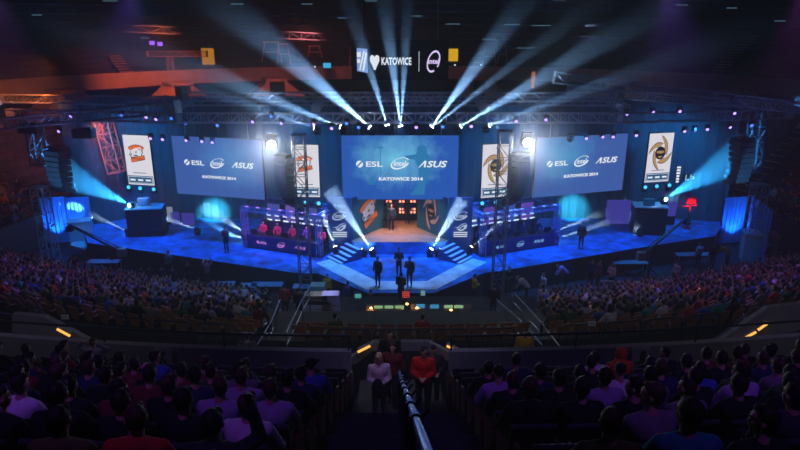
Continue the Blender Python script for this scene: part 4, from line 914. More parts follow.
def remesh(mb, voxel, smooth=4):
    me = mb.mesh('tmp', [])
    o = bpy.data.objects.new('tmp', me); COL.objects.link(o)
    r = o.modifiers.new('r', 'REMESH'); r.mode = 'VOXEL'; r.voxel_size = voxel; r.use_smooth_shade = True
    if smooth: s = o.modifiers.new('s', 'SMOOTH'); s.factor = .5; s.iterations = smooth
    bpy.context.view_layer.update(); dg = bpy.context.evaluated_depsgraph_get()
    out = bpy.data.meshes.new_from_object(o.evaluated_get(dg)); bpy.data.objects.remove(o); bpy.data.meshes.remove(me)
    return out
def chain(mb, pts, n=10):
    """tapered limb through (x,y,z,r) joints"""
    for a, b in zip(pts, pts[1:]):
        mb.tube(a[:3], b[:3], a[3], b[3], n); 
    for p in pts: mb.ball(p[:3], (p[3],) * 3, 6, n)
def joints(pose):
    J = {}
    sit = pose.startswith('sit')
    if sit:
        J['pel'] = (0, 0, .50); J['spine'] = (0, -.02, .72); J['chest'] = (0, -.01, .90); J['neck'] = (0, .02, 1.07); J['head'] = (0, .05, 1.22)
        for s, k in ((-1, 'l'), (1, 'r')): J['sh' + k] = (s * .185, .0, 1.0); J['hip' + k] = (s * .09, .02, .50); J['kn' + k] = (s * .14, .46, .52); J['an' + k] = (s * .13, .46, .10); J['el' + k] = (s * .27, .10, .74); J['wr' + k] = (s * .12, .33, .62)
        if pose == 'sit_chin': J['elr'] = (.22, .26, .78); J['wrr'] = (.09, .22, 1.03)
        if pose == 'sit_phone':
            for s, k in ((-1, 'l'), (1, 'r')): J['el' + k] = (s * .25, .12, .80); J['wr' + k] = (s * .08, .32, .98)
        if pose == 'sit_raise': J['elr'] = (.33, .12, 1.05); J['wrr'] = (.28, .10, 1.34)
        if pose == 'sit_spread': J['ell'] = (-.42, .0, 1.1); J['elr'] = (.42, .0, 1.1); J['wrl'] = (-.22, -.06, 1.25); J['wrr'] = (.22, -.06, 1.25)
        if pose == 'sit_lean':
            J['chest'] = (0, .14, .88); J['spine'] = (0, .05, .70); J['neck'] = (0, .24, 1.02); J['head'] = (0, .31, 1.14)
            for s, k in ((-1, 'l'), (1, 'r')): J['sh' + k] = (s * .185, .19, .96); J['el' + k] = (s * .2, .38, .68); J['wr' + k] = (s * .06, .52, .72)
    else:
        J['pel'] = (0, 0, .96); J['spine'] = (0, -.01, 1.15); J['chest'] = (0, -.01, 1.33); J['neck'] = (0, .0, 1.50); J['head'] = (0, .02, 1.66)
        for s, k in ((-1, 'l'), (1, 'r')): J['sh' + k] = (s * .185, 0, 1.44); J['hip' + k] = (s * .09, 0, .93); J['kn' + k] = (s * .10, .02, .50); J['an' + k] = (s * .10, -.01, .09); J['el' + k] = (s * .25, -.02, 1.15); J['wr' + k] = (s * .24, .08, .90)
        if pose == 'stand_hold':
            for s, k in ((-1, 'l'), (1, 'r')): J['el' + k] = (s * .24, .02, 1.15); J['wr' + k] = (s * .07, .26, 1.16)
        if pose == 'stand_mic': J['elr'] = (.25, .06, 1.15); J['wrr'] = (.06, .20, 1.44)
        if pose == 'stand_cross':
            for s, k in ((-1, 'l'), (1, 'r')): J['el' + k] = (s * .24, .08, 1.15); J['wr' + k] = (s * -.10, .18, 1.20)
        if pose == 'stand_walk': J['knl'] = (-.10, .20, .54); J['anl'] = (-.10, .22, .12); J['knr'] = (.10, .05, .50); J['anr'] = (.10, -.22, .13); J['wrl'] = (-.24, -.06, .92); J['wrr'] = (.20, .22, 1.0)
        if pose == 'stand_raise': J['elr'] = (.27, .12, 1.55); J['wrr'] = (.2, .14, 1.82); J['ell'] = (-.27, .12, 1.50); J['wrl'] = (-.16, .2, 1.74)
        if pose == 'stand_bend': J['chest'] = (0, .26, 1.24); J['spine'] = (0, .10, 1.12); J['neck'] = (0, .42, 1.32); J['head'] = (0, .52, 1.40)
        if pose == 'stand_bend':
            for s, k in ((-1, 'l'), (1, 'r')): J['sh' + k] = (s * .185, .36, 1.30); J['el' + k] = (s * .22, .46, 1.02); J['wr' + k] = (s * .12, .58, .86)
    return J
def head_rot(yaw, nod=0): return Matrix.Rotation(yaw, 3, 'Z') @ Matrix.Rotation(-nod, 3, 'X')
def person_pieces(pose, yaw=0.0, nod=0.0, hair='short', top='shirt', voxel=.013, woman=False):
    J = joints(pose); H = Vector(J['head']); M = head_rot(yaw, nod)
    def hp(x, y, z): return H + M @ Vector((x, y, z))
    w = .92 if woman else 1.0
    B = MB()   # skin
    B.ball(hp(0, -.012, .03), (.076, .093, .088), 10, 14, rot=M); B.ball(hp(0, .022, -.045), (.056, .066, .072), 8, 12, rot=M); B.ball(hp(0, .052, -.088), (.03, .028, .024), 6, 8, rot=M)
    B.tube(hp(0, .076, .012), hp(0, .096, -.026), .008, .012, 6); B.ball(hp(0, .093, -.028), (.015, .012, .010), 5, 8, rot=M)
    B.ball(hp(0, .078, .028), (.045, .014, .01), 5, 8, rot=M)
    B.ball(hp(0, .08, -.056), (.022, .012, .008), 5, 8, rot=M)
    for s in (-1, 1): B.ball(hp(s * .079, -.005, -.008), (.011, .02, .032), 5, 8, rot=M); B.ball(hp(s * .04, .052, -.018), (.024, .022, .02), 5, 8, rot=M)
    nk = Vector(J['neck']); B.tube(nk + Vector((0, -.01, -.06)), hp(0, -.015, -.05), .062 * w, .054 * w, 12)
    sh = (Vector(J['shl']) + Vector(J['shr'])) / 2
    chain(B, [(*J['chest'], .12), (*J['spine'], .11), (*J['pel'], .12)], 10)
    for k, s in (('l', -1), ('r', 1)):
        a, e, h = Vector(J['sh' + k]), Vector(J['el' + k]), Vector(J['wr' + k])
        B.tube(sh, a, .06, .05, 8)
        chain(B, [(*a, .048 * w), (*e, .038 * w), (*h, .026 * w)], 10)
        d = (h - e).normalized(); side = d.cross(Vector((0, 0, 1)) if abs(d.z) < .8 else Vector((0, 1, 0))).normalized(); up = side.cross(d).normalized()
        pc = h + d * .05
        Rm = Matrix((side, up, d)).transposed(); B.ball(pc, (.038, .017, .05), 6, 10, rot=Rm)
        for f, L in zip((-1.5, -.5, .5, 1.5), (.062, .074, .07, .055)):
            p0 = h + d * .085 + side * f * .021; p1 = p0 + (d * .85 + side * f * .1 - up * .35).normalized() * L * .55; p2 = p1 + (d * .5 + side * f * .06 - up * .8).normalized() * L * .5
            chain(B, [(*p0, .0095), (*p1, .009), (*p2, .0075)], 6)
        tb = h + d * .03 - side * .032 * s; t1 = tb + (d * .6 - side * .75 * s - up * .2).normalized() * .04; chain(B, [(*tb, .013), (*t1, .0105), (*(t1 + d * .03), .009)], 6)
        hi, kn, an = Vector(J['hip' + k]), Vector(J['kn' + k]), Vector(J['an' + k])
        chain(B, [(*hi, .075), (*kn, .05), (*an, .036)], 8); B.ball(an + Vector((0, .08, -.045)), (.04, .11, .035), 6, 8)
    body = remesh(B, voxel, 2); body.materials.append(skinm); body.materials.append(eyem); body.materials.append(lipm)
    # eyes, brows, mouth as details on the same mesh
    E = MB()
    for s in (-1, 1): E.ball(hp(s * .032, .075, .008), (.012, .008, .006), 5, 8, 1, M); E.ball(hp(s * .034, .079, .032), (.018, .006, .004), 4, 8, 1, M)
    E.ball(hp(0, .09, -.055), (.022, .005, .005), 4, 8, 2, M)
    em = E.mesh('e', [skinm, eyem, lipm]); body = join([body, em], 'person_body', [skinm, eyem, lipm])
    # clothes
    S = MB(); b = 1.13
    chain(S, [(*J['chest'], .135 * b), (*J['spine'], .125 * b), (J['pel'][0], J['pel'][1], J['pel'][2] + .04, .14 * b)], 12)
    for k, s in (('l', -1), ('r', 1)):
        a, e, h = Vector(J['sh' + k]), Vector(J['el' + k]), Vector(J['wr' + k]); c = Vector(J['chest'])
        S.tube((nk.x + s * .03, nk.y - .005, nk.z - .055), a, .075, .066, 10); S.ball((c.x + s * .09, c.y, c.z + .02), (.125, .135, .16), 8, 12); S.ball((J['spine'][0] + s * .06, J['spine'][1], J['spine'][2]), (.115, .125, .16), 8, 12)
        end = e + (h - e) * (.93 if top != 'tee' else -.12)
        chain(S, [(*a, .072 * w), (*e, .058 * w), (*end, .045 * w)] if top != 'tee' else [(*a, .072 * w), (*(a + (e - a) * .75), .066 * w)], 10)
    if top == 'hoodie': S.ball((nk.x, nk.y - .06, nk.z - .02), (.13, .10, .07), 8, 12); S.ball((nk.x, nk.y - .1, nk.z - .07), (.10, .06, .09), 8, 12)
    else: S.tube((nk.x, nk.y - .008, nk.z - .07), (nk.x, nk.y - .004, nk.z - .01), .082, .07, 12)
    shirt = remesh(S, voxel * 1.1, 3); shirt.materials.append(cloth); shirt.name = 'shirt'
    T = MB(); T.ball((J['pel'][0], J['pel'][1] + (.0), J['pel'][2] - .01), (.165, .14, .12), 8, 12)
    for k in 'lr':
        hi, kn, an = Vector(J['hip' + k]), Vector(J['kn' + k]), Vector(J['an' + k]); chain(T, [(*hi, .095), (*kn, .068), (*(an + (kn - an) * .06), .05)], 10)
    tr = remesh(T, voxel * 1.3, 3); tr.materials.append(trouserm); tr.name = 'trousers'
    Sh = MB()
    for k in 'lr':
        an = Vector(J['an' + k]); Sh.ball(an + Vector((0, .075, -.04)), (.052, .145, .048), 6, 10); Sh.ball(an + Vector((0, -.01, -.02)), (.05, .06, .06), 6, 10)
    shoes = remesh(Sh, voxel * 1.3, 1); shoes.materials.append(shoem); shoes.name = 'shoes'
    Hh = MB()
    if hair == 'hood': Hh.ball(hp(0, -.03, .01), (.105, .115, .13), 10, 14, rot=M); Hh.ball((nk.x, nk.y - .03, nk.z), (.13, .11, .08), 8, 12)
    elif hair == 'cap': Hh.ball(hp(0, -.012, .045), (.086, .103, .082), 10, 14, rot=M); Hh.box(hp(0, .12, .03), (.13, .1, .012), yaw)
    elif hair == 'shaved': Hh.ball(hp(0, -.02, .04), (.078, .092, .084), 10, 14, rot=M)
    else:
        k = {'short': .93, 'full': 1.0, 'long': 1.03}[hair]
        Hh.ball(hp(0, -.028, .042), (.084 * k, .098 * k, .088 * k), 10, 14, rot=M); Hh.ball(hp(0, -.052, -.01), (.076 * k, .062 * k, .07 * k), 8, 12, rot=M); Hh.ball(hp(0.02, .035, .085), (.055, .04, .03), 6, 10, rot=M)
        rr = random.Random(sum(map(ord, pose)) % 97 + int(yaw * 10))
        for i in range(14): a = rr.uniform(0, 6.28); q = rr.uniform(.2, 1); Hh.ball(hp(.07 * k * math.cos(a) * q, -.03 + .07 * k * math.sin(a) * q, .045 + .085 * k * math.sqrt(max(0, 1 - q * q)) * .9), (.02, .02, .016), 5, 6)
        if hair == 'long':
            for s in (-1, 0, 1): Hh.ball(hp(s * .06, -.05 + abs(s) * .02, -.10), (.045, .045, .15), 8, 10, rot=M)
    hm = remesh(Hh, voxel, 2 if hair in ('hood', 'cap') else 1)
    hm.materials.append(cloth if hair in ('hood', 'cap') else hairm); hm.name = 'hair'
    return dict(body=body, shirt=shirt, trousers=tr, shoes=shoes, hair=hm)
def join(meshes, name, mats):
    import numpy as np
    V = []; Fs = []; Mi = []; off = 0
    for me in meshes:
        V += [tuple(v.co) for v in me.vertices]; Fs += [tuple(i + off for i in p.vertices) for p in me.polygons]; Mi += [p.material_index for p in me.polygons]; off += len(me.vertices)
        bpy.data.meshes.remove(me)
    out = bpy.data.meshes.new(name); out.from_pydata(V, [], Fs)
    for m in mats: out.materials.append(m)
    out.polygons.foreach_set('material_index', Mi); out.polygons.foreach_set('use_smooth', [True] * len(Fs)); out.update(); return out

PIECES = {}
def pieces(pose, yaw, nod, hair, top, vox):
    key = (pose, round(yaw, 1), round(nod, 1), hair, top, vox)
    if key not in PIECES: PIECES[key] = person_pieces(pose, yaw, nod, hair, top, vox)
    return PIECES[key]
SKINT = {}
def person(pos, rz, label, pose='sit', yaw=0.0, nod=0.0, hair='short', top='shirt', shirt=(.02, .02, .03), trousers=(.015, .018, .03), hairc=(.02, .014, .012), scale=1.0, group=None, vox=.013):
    pc = pieces(pose, yaw, nod, hair, top, vox)
    o = bpy.data.objects.new('person', pc['body']); COL.objects.link(o); o.location = pos; o.rotation_euler = (0, 0, rz); o.scale = (scale,) * 3
    tag(o, label, 'person', group)
    for k, c in (('shirt', shirt), ('trousers', trousers), ('shoes', (0.02, .02, .02)), ('hair', shirt if hair == 'hood' else hairc)):
        n = {'hood': 'hood', 'cap': 'cap'}.get(hair, 'hair') if k == 'hair' else ({'hoodie': 'hoodie', 'tee': 't_shirt'}.get(top, 'shirt') if k == 'shirt' else k)
        ch = bpy.data.objects.new(n, pc[k]); COL.objects.link(ch); ch.parent = o; ch.color = (*c, 1)
    return o
# ================================================================ near spectators
ORD = ['zeroth', 'first', 'second', 'third', 'fourth', 'fifth', 'sixth', 'seventh', 'eighth', 'ninth', 'tenth', 'eleventh', 'twelfth', 'thirteenth', 'fourteenth', 'fifteenth', 'sixteenth', 'seventeenth', 'eighteenth', 'nineteenth', 'twentieth']
BLK, NAV, CHA, GRY, WHT, LIL, RED, GRN, ORG, TEA, BLU, MAR, OLV = (.012, .012, .018), (.02, .03, .09), (.04, .04, .05), (.16, .16, .18), (.62, .62, .68), (.34, .30, .50), (.45, .03, .03), (.04, .12, .04), (.6, .13, .02), (.03, .25, .28), (.05, .1, .45), (.14, .02, .03), (.10, .11, .035)
CN = {BLK: 'black', NAV: 'navy', CHA: 'charcoal', GRY: 'grey', WHT: 'white', LIL: 'lilac', RED: 'red', GRN: 'green', ORG: 'orange', TEA: 'teal', BLU: 'blue', MAR: 'maroon', OLV: 'olive green'}
# x, y of the head, shirt, pose, head turn, hair, top
S_, L_, CH, PH, LE, RA = 'sit', 'sit', 'sit_chin', 'sit_phone', 'sit_lean', 'sit_raise'
near = [
 (5,342,BLK,S_,0,'short','shirt'),(17,347,CHA,S_,.4,'short','shirt'),(61,350,RED,S_,-.5,'short','hoodie'),(53,343,GRY,LE,.2,'short','shirt'),(93,341,LIL,'sit_spread',0,'short','shirt'),
 (94,354,BLK,S_,0,'short','shirt'),(113,354,BLK,S_,.2,'full','shirt'),(130,358,MAR,PH,.3,'short','shirt'),(155,355,BLU,S_,-.3,'short','shirt'),(36,358,NAV,S_,-.4,'full','shirt'),(44,361,BLK,S_,0,'short','shirt'),
 (69,361,BLU,S_,.2,'short','shirt'),(75,359,BLK,S_,-.3,'short','shirt'),(84,361,BLK,S_,0,'full','hoodie'),(123,366,MAR,CH,.4,'short','shirt'),(106,368,BLK,S_,0,'full','shirt'),(150,365,BLK,S_,.3,'short','shirt'),(153,375,BLK,S_,0,'full','hoodie'),
 (172,365,NAV,S_,.0,'short','shirt'),(189,371,MAR,S_,-.4,'full','shirt'),(185,382,BLK,S_,.2,'full','shirt'),(30,374,CHA,S_,.2,'short','shirt'),(75,379,BLK,S_,0,'long','shirt'),(85,375,BLK,S_,-.4,'full','shirt'),
 (115,379,WHT,S_,.1,'short','tee'),(60,385,BLK,S_,-.9,'full','shirt'),(33,395,BLK,S_,-.5,'short','hoodie'),(137,393,BLK,S_,.1,'full','shirt'),(142,409,OLV,S_,.1,'full','hoodie'),(161,401,BLK,S_,0,'full','shirt'),(169,415,RED,S_,.6,'short','hoodie'),(194,402,BLK,S_,-.2,'full','shirt'),(8,392,BLU,LE,.3,'short','shirt'),
 (204,361,MAR,S_,-.6,'full','shirt'),(233,372,NAV,S_,0,'short','shirt'),(220,376,MAR,S_,.2,'short','shirt'),(213,387,MAR,S_,0,'full','shirt'),(237,385,BLK,S_,0,'short','shirt'),(258,379,LIL,S_,.1,'short','shirt'),(273,376,BLK,S_,0,'short','shirt'),
 (261,367,BLK,S_,0,'short','shirt'),(281,367,MAR,S_,.4,'short','shirt'),(289,368,GRN,S_,0,'short','tee'),(303,370,GRY,CH,-.3,'short','shirt'),(322,372,BLK,S_,0,'full','shirt'),(331,364,BLU,S_,-.4,'cap','shirt'),(342,371,NAV,S_,.2,'short','shirt'),
 (287,386,LIL,S_,.3,'short','shirt'),(328.5,386,LIL,S_,0,'short','tee'),(223,410,CHA,RA,.1,'full','hoodie'),(258,392,WHT,S_,0,'full','shirt'),(245,365,BLK,S_,.1,'full','shirt'),
 (465,366,BLK,S_,-.2,'short','shirt'),(483,378,BLK,S_,0,'short','shirt'),(510,369,LIL,S_,0,'shaved','shirt'),(530,373,BLK,S_,.3,'short','shirt'),(516,361,NAV,S_,0,'short','shirt'),(552,377,LIL,S_,.2,'full','shirt'),(563,366,NAV,S_,.5,'full','shirt'),
 (572,368,BLK,S_,.2,'short','shirt'),(579,383,BLK,S_,.2,'full','hoodie'),(590,378,GRY,S_,-.2,'full','shirt'),(592,362,BLK,CH,-.6,'short','shirt'),(598,371,WHT,S_,0,'shaved','shirt'),
 (601,358,WHT,LE,.3,'short','shirt'),(620,353,ORG,S_,.3,'hood','hoodie'),(616,368,NAV,S_,0,'full','shirt'),(618,382,BLK,S_,.9,'full','shirt'),(607,386,BLK,S_,.2,'full','shirt'),(665,352,BLK,CH,.5,'short','shirt'),(685,358,BLK,S_,0,'full','shirt'),(694,358,BLK,S_,.2,'short','shirt'),
 (717,353,MAR,S_,.1,'short','shirt'),(733,354,MAR,S_,-.4,'full','shirt'),(749,347,BLK,S_,0,'short','shirt'),(777,344,CHA,S_,.1,'short','shirt'),(762,353,CHA,S_,.4,'full','shirt'),(768,358,NAV,S_,.1,'short','shirt'),(793,344,BLK,S_,0,'short','shirt'),(792,355,BLK,S_,.2,'full','shirt'),
 (749,361,GRY,S_,.2,'full','shirt'),(700,367,BLU,S_,.2,'short','shirt'),(718,375,LIL,S_,.7,'full','tee'),(739,367,GRN,S_,.1,'cap','shirt'),(735,382,BLK,S_,.1,'full','shirt'),(763,377,BLK,S_,.2,'full','shirt'),(645,376,BLK,S_,.0,'full','shirt'),(668,384,BLK,S_,0,'full','shirt'),(643,388,GRY,S_,.4,'short','shirt'),
 (651,401,GRY,S_,.8,'full','shirt'),(611,406,OLV,S_,.1,'full','tee'),(704,411,TEA,S_,.3,'full','tee'),(749,405,BLK,S_,.9,'full','shirt'),(793,394,CHA,S_,.5,'full','shirt'),(790,371,GRN,S_,0,'full','shirt'),(680,360,NAV,S_,0,'short','shirt'),
]
# seat prototype with its parts
seatm = principled('seat_vinyl', (.03, .03, .04), .75, noise_amt=.1); seatr = principled('seat_side_red', (.10, .015, .02), .5); seatbrown = principled('seat_shell_tan', (.32, .15, .07), .7, noise_amt=.1)
def seat_meshes(mat, side):
    a = MB(); n = 8
    for i in range(n):   # gently curved back
        x0, x1 = -.23 + .46 * i / n, -.23 + .46 * (i + 1) / n
        f = lambda x: .35 * x * x
        for (za, zb, ya, yb) in ((.42, .70, -.16, -.20), (.70, .90, -.20, -.25)):
            pts = [(x0, ya + f(x0), za), (x1, ya + f(x1), za), (x1, yb + f(x1), zb), (x0, yb + f(x0), zb)]
            v = pts + [(x, y - .06, z) for x, y, z in pts]; a.add(v, [(3, 2, 1, 0), (4, 5, 6, 7), (0, 1, 5, 4), (1, 2, 6, 5), (2, 3, 7, 6), (3, 0, 4, 7)])
    a.tube((-.22, -.28, .90), (.22, -.28, .90), .03, None, 8)
    b = MB(); b.box((0, .04, .43), (.45, .42, .07)); b.box((0, .25, .425), (.45, .04, .06))
    c = MB(); c.prism([(-.26, .08), (.12, .08), (.2, .42), (.2, .60), (.1, .62), (-.26, .62)], -.02, .02, 'x')
    return a.mesh('seat_back', mat), b.mesh('seat_cushion', mat), c.mesh('side_panel', side)
SEATD, SEATB = seat_meshes(seatm, seatr), seat_meshes(seatbrown, black)
def seat(pos, rz, label, group, M3=SEATD, side=True):
    t = thing('arena_seat', label, 'seat', pos, rz, group)
    if M3 is SEATD: t.scale = (.95,) * 3
    for me, n, xs in ((M3[0], 'seat_back', (0,)), (M3[1], 'seat_cushion', (0,)), (M3[2], 'side_panel', (-.25, .25) if side else (.25,))):
        for x in xs: o = bpy.data.objects.new(n, me); COL.objects.link(o); o.parent = t; o.location = (x, 0, 0)
    return t
def near_solve(x, y):
    v = y - 225.0; r = (F * SP + v * CP) / (F * CP - v * SP); X = 0; s = 5
    for _ in range(12):
        Y = (.73 + .487 * s + 0) / r if False else None
        # drop = .73+.487 s = r*Y ; Y = s + X^2/120
        s = (r * X * X / 120 - .73) / (.487 - r) if abs(.487 - r) > 1e-3 else 12
        s = max(1.0, min(12.1, s)) ; Y = s + X * X / 120; X = (x - 400) / (F * CP - v * SP) * Y
    return X, s
occ = {}
for rec in near:
    x, y = rec[0], rec[1]; X, s = near_solve(x, y + 1.0); k = max(0, min(10, round((s - 3.6) / .85)))
    s2 = near_s(k)
    for _ in range(4): Y = s2 + X * X / 120; v = ((.73 + .487 * s2) / Y); X = None or (x - 400) / (F * CP - (y - 225) * SP) * Y
    occ.setdefault(k, []).append([X, rec])
placed = []
for k, row in occ.items():
    row.sort(key=lambda e: e[0])
    for _ in range(60):
        for i in range(len(row) - 1):
            g = .52 - (row[i + 1][0] - row[i][0])
            if g > 0: row[i][0] -= g / 2 + .001; row[i + 1][0] += g / 2 + .001
        for e in row:
            if -1.25 < e[0] < 1.25: e[0] = -1.25 if e[0] < 0 else 1.25
    L = sorted([e for e in row if e[0] < 0], key=lambda e: -e[0]); Rr = sorted([e for e in row if e[0] > 0], key=lambda e: e[0])
    for side, lst in (('left', L), ('right', Rr)):
        for i, (X, rec) in enumerate(lst):
            x, y, col, pose, turn, hair, top = rec; s2 = near_s(k); Y = s2 + X * X / 120; z = near_floor(s2)
            yaw = math.atan2(-X, 36 - Y) * -1
            what = {'shirt': 'top', 'hoodie': 'hoodie', 'tee': 't-shirt'}[top]; hd = {'hood': ' with hood up', 'cap': ' and cap', 'long': ' with long hair', 'shaved': ' with cropped hair'}.get(hair, '')
            ps = {'sit_chin': ' hand on chin', 'sit_phone': ' holding a phone', 'sit_lean': ' leaning forward', 'sit_raise': ' raising one arm', 'sit_spread': ' hands behind head'}.get(pose, '')
            lab = 'person in %s %s%s%s, %s %s of stairs, %s row above wall' % (CN[col], what, hd, ps, ORD[i + 1], side, ORD[11 - k])
            rnd = random.Random(int(x * 7 + y)); hc = (.02, .014, .012) if rnd.random() < .7 else (.07, .04, .025)
            sc_ = rnd.uniform(.88, .94)
            person((X, Y - .05, z), rnd.uniform(-.12, .12) - math.atan2(X, 34 - Y) * -1, lab, pose, (round(turn * 2) / 2), 0, hair, top, col, (.015, .018, .03), hc, sc_, None, .014 if k < 6 else .02)
            placed.append((k, X)); seat((X, Y, z), -math.atan2(-X, 34 - Y) * 1.0, 'dark arena seat, %s taken one %s of the stairs, %s row above the wall' % (ORD[i + 1], side, ORD[11 - k]), None)
# empty seats seen in the near stand
def free(k, X): return all(kk != k or abs(X - xx) > .51 for kk, xx in placed)
ne = 0
for k in range(0, 10):
    s2 = near_s(k)
    for side in (-1, 1):
        c = 0
        for j in range(18):
            X = side * (1.25 + .53 * j); Y = s2 + X * X / 120
            if abs(X) > .68 * Y + .5: break
            if free(k, X) and ne < 110:
                placed.append((k, X)); ne += 1; c += 1
                seat((X, Y, near_floor(s2)), math.atan2(X, 34 - Y), 'empty dark arena seat, %s empty one %s of the stairs, %s row above the wall' % (ORD[c], 'left' if side < 0 else 'right', ORD[11 - k]), None)

# people standing on and near the centre stairs
def nz(Y): k = round((Y - 3.6) / .85); return near_floor(near_s(max(-2, min(10, k))))
person((-.46, 12.2, 6.5), math.pi + .1, 'blonde woman in a pale top climbing the centre stairs holding a dark jacket', 'stand_hold', 0, .3, 'long', 'shirt', (.62, .5, .62), (.05, .05, .10), (.55, .38, .20), .97, vox=.012)
person((-.17, 12.75, 6.5), math.pi - .2, 'dark haired woman behind the blonde woman on the stairs', 'stand_walk', 0, 0, 'long', 'shirt', MAR, (.02, .02, .03), (.03, .015, .012), .95)
person((.52, 12.35, 6.5), math.pi - .1, 'man in a bright red sweatshirt climbing the stairs right of the handrail', 'stand_hold', 0, .3, 'short', 'shirt', (.62, .02, .02), (.02, .02, .03), (.02, .015, .012), 1.02, vox=.012)
person((.80, 13.4, 6.0), math.pi + .2, 'man in a dark jacket standing behind the man in the red sweatshirt', 'stand_hold', 0, .3, 'short', 'shirt', CHA, (.02, .02, .03), (.02, .015, .012), 1.0)
person((-.27, 14.4, 5.8), math.pi, 'man in black behind the women with his face lit faintly pink', 'stand', 0, .1, 'short', 'shirt', BLK, (.02, .02, .03), (.02, .015, .012), 1.05)
# held jacket
m = MB(); m.ball((0, 0, 0), (.13, .09, .20), 8, 12); m.ball((.05, .02, -.14), (.09, .08, .16), 8, 10); o = m.build('dark_jacket', principled('dark_jacket_cloth', (.012, .012, .018), .9), None, (-.48, 11.86, 6.5 + 1.10), smooth=True); tag(o, 'bundled dark jacket held by the blonde woman on the stairs', 'jacket')
# handrail
rail = principled('steel_rail', (.05, .13, .34), .25, .9)
t = thing('handrail', 'round steel handrail with clamp joints running down the middle of the centre stairs', 'handrail', (0, 0, 0))
pa, pb = Vector((.10, 1.6, 13.72)), Vector((-.02, 9.0, 0)); pb.z = 15 - (.593 * 9.0)
m = MB(); m.tube(pa, pb, .024, None, 14); m.build('top_rail', rail, t, smooth=False)
for i in range(9):
    f = .16 + i * .095; q = pa.lerp(pb, f); d = (pb - pa).normalized(); m = MB(); m.tube(q - d * .05, q + d * .05, .036, None, 12); m.tube(q + d * .1, q + d * .13, .032, None, 12)
    m.tube(q + Vector((.03, 0, .01)), q + Vector((.07, .02, .05)), .009, None, 6); m.build('clamp', rail, t)
for i in range(5):
    q = pa.lerp(pb, .22 + i * .19); m = MB(); m.tube(q, (q.x, q.y, nz(q.y) - .2), .022, None, 10); m.build('post', principled('rail_post', (.08, .1, .14), .4, .8), t)
# green exit strips beside the stairs
gm = emit('step_marker', (.08, .6, .12), .12)
for i, (X, k) in enumerate(((-1.02, 4), (-1.02, 5), (-1.02, 6), (1.02, 4), (1.02, 6), (1.02, 7))):
    s = near_s(k); m = MB(); m.box((X, s - .46, near_floor(s) + .02), (.16, .05, .03)); m.box((X, s - .46, near_floor(s) - .06), (.16, .03, .03)); tag(m.build('step_marker', gm), 'faint green glowing step marker %s of the stairs, %s row above the wall' % ('left' if X < 0 else 'right', ORD[11 - k]), 'marker')
# wall top rail and letter boards
def rail_curve(s, z, X0, X1, c, n, label, r=.03, posts=None, name='guard_rail'):
    t = thing(name, label, 'railing', (0, 0, 0)); m = MB(); pts = [(X0 + (X1 - X0) * i / n, rowY(s, X0 + (X1 - X0) * i / n, c), z) for i in range(n + 1)]; m.path(pts, r, 8); m.build('rail', principled('rail_dark', (.06, .07, .10), .35, .7), t)
    if posts:
        for i in range(0, n + 1, posts): m = MB(); m.tube(pts[i], (pts[i][0], pts[i][1], z - .75), r * .8, None, 6); m.build('post', MATS['rail_dark'], t)
    return t
rail_curve(13.14, 8.15, -13, -1.2, 120, 16, 'dark tubular rail above the low wall, left of the centre stairs', posts=4)
rail_curve(13.14, 8.15, 1.2, 13, 120, 16, 'dark tubular rail above the low wall, right of the centre stairs', posts=4)
for ch, x, y in (('K', 165, 354), ('J', 638.5, 357)):
    v = y - 225; X = (x - 400) / (F * CP - v * SP) * 13.3; Y = rowY(13.0, X, 120)
    t = thing('letter_board', 'pale board with the block letter %s on the low wall' % ch, 'sign', (X, Y - .06, 7.30), -math.atan(2 * X / 120) * -1); m = MB(); m.box((0, 0, .26), (.42, .03, .5)); m.build('board', principled('board_lilac', (.35, .34, .45), .6), t); text(ch, .24, .34, black, t, (0, -.025, .26), 'letter', .04)

# lamps in the stair mouths
ylamp = emit('tube_lamp', (1, .48, .10), 1.3)
for x0, y0, x1, y1, Y, lab in ((358, 352, 370, 346, 15.0, 'amber strip lamp under the left cheek of the centre stair mouth'), (447, 346, 462, 354, 15.0, 'amber strip lamp under the right cheek of the centre stair mouth'), (57, 329, 70, 336, 15.6, 'amber strip lamp in the left stair mouth'), (78, 341, 86, 346, 15.6, 'lower amber strip lamp in the left stair mouth'), (745, 338, 756, 332, 15.6, 'left amber strip lamp in the right stair mouth'), (758, 330, 768, 323, 15.6, 'upper amber strip lamp in the right stair mouth')):
    a, b = P(x0, y0, Y=Y), P(x1, y1, Y=Y); t = thing('strip_lamp', lab, 'lamp', a); d = b - a; m = MB(); m.tube((0, 0, 0), d, .035, None, 8); m.build('tube', ylamp, t); m = MB(); m.tube((0, .06, .04), d + Vector((0, .06, .04)), .05, None, 6); m.build('fitting', grey, t)

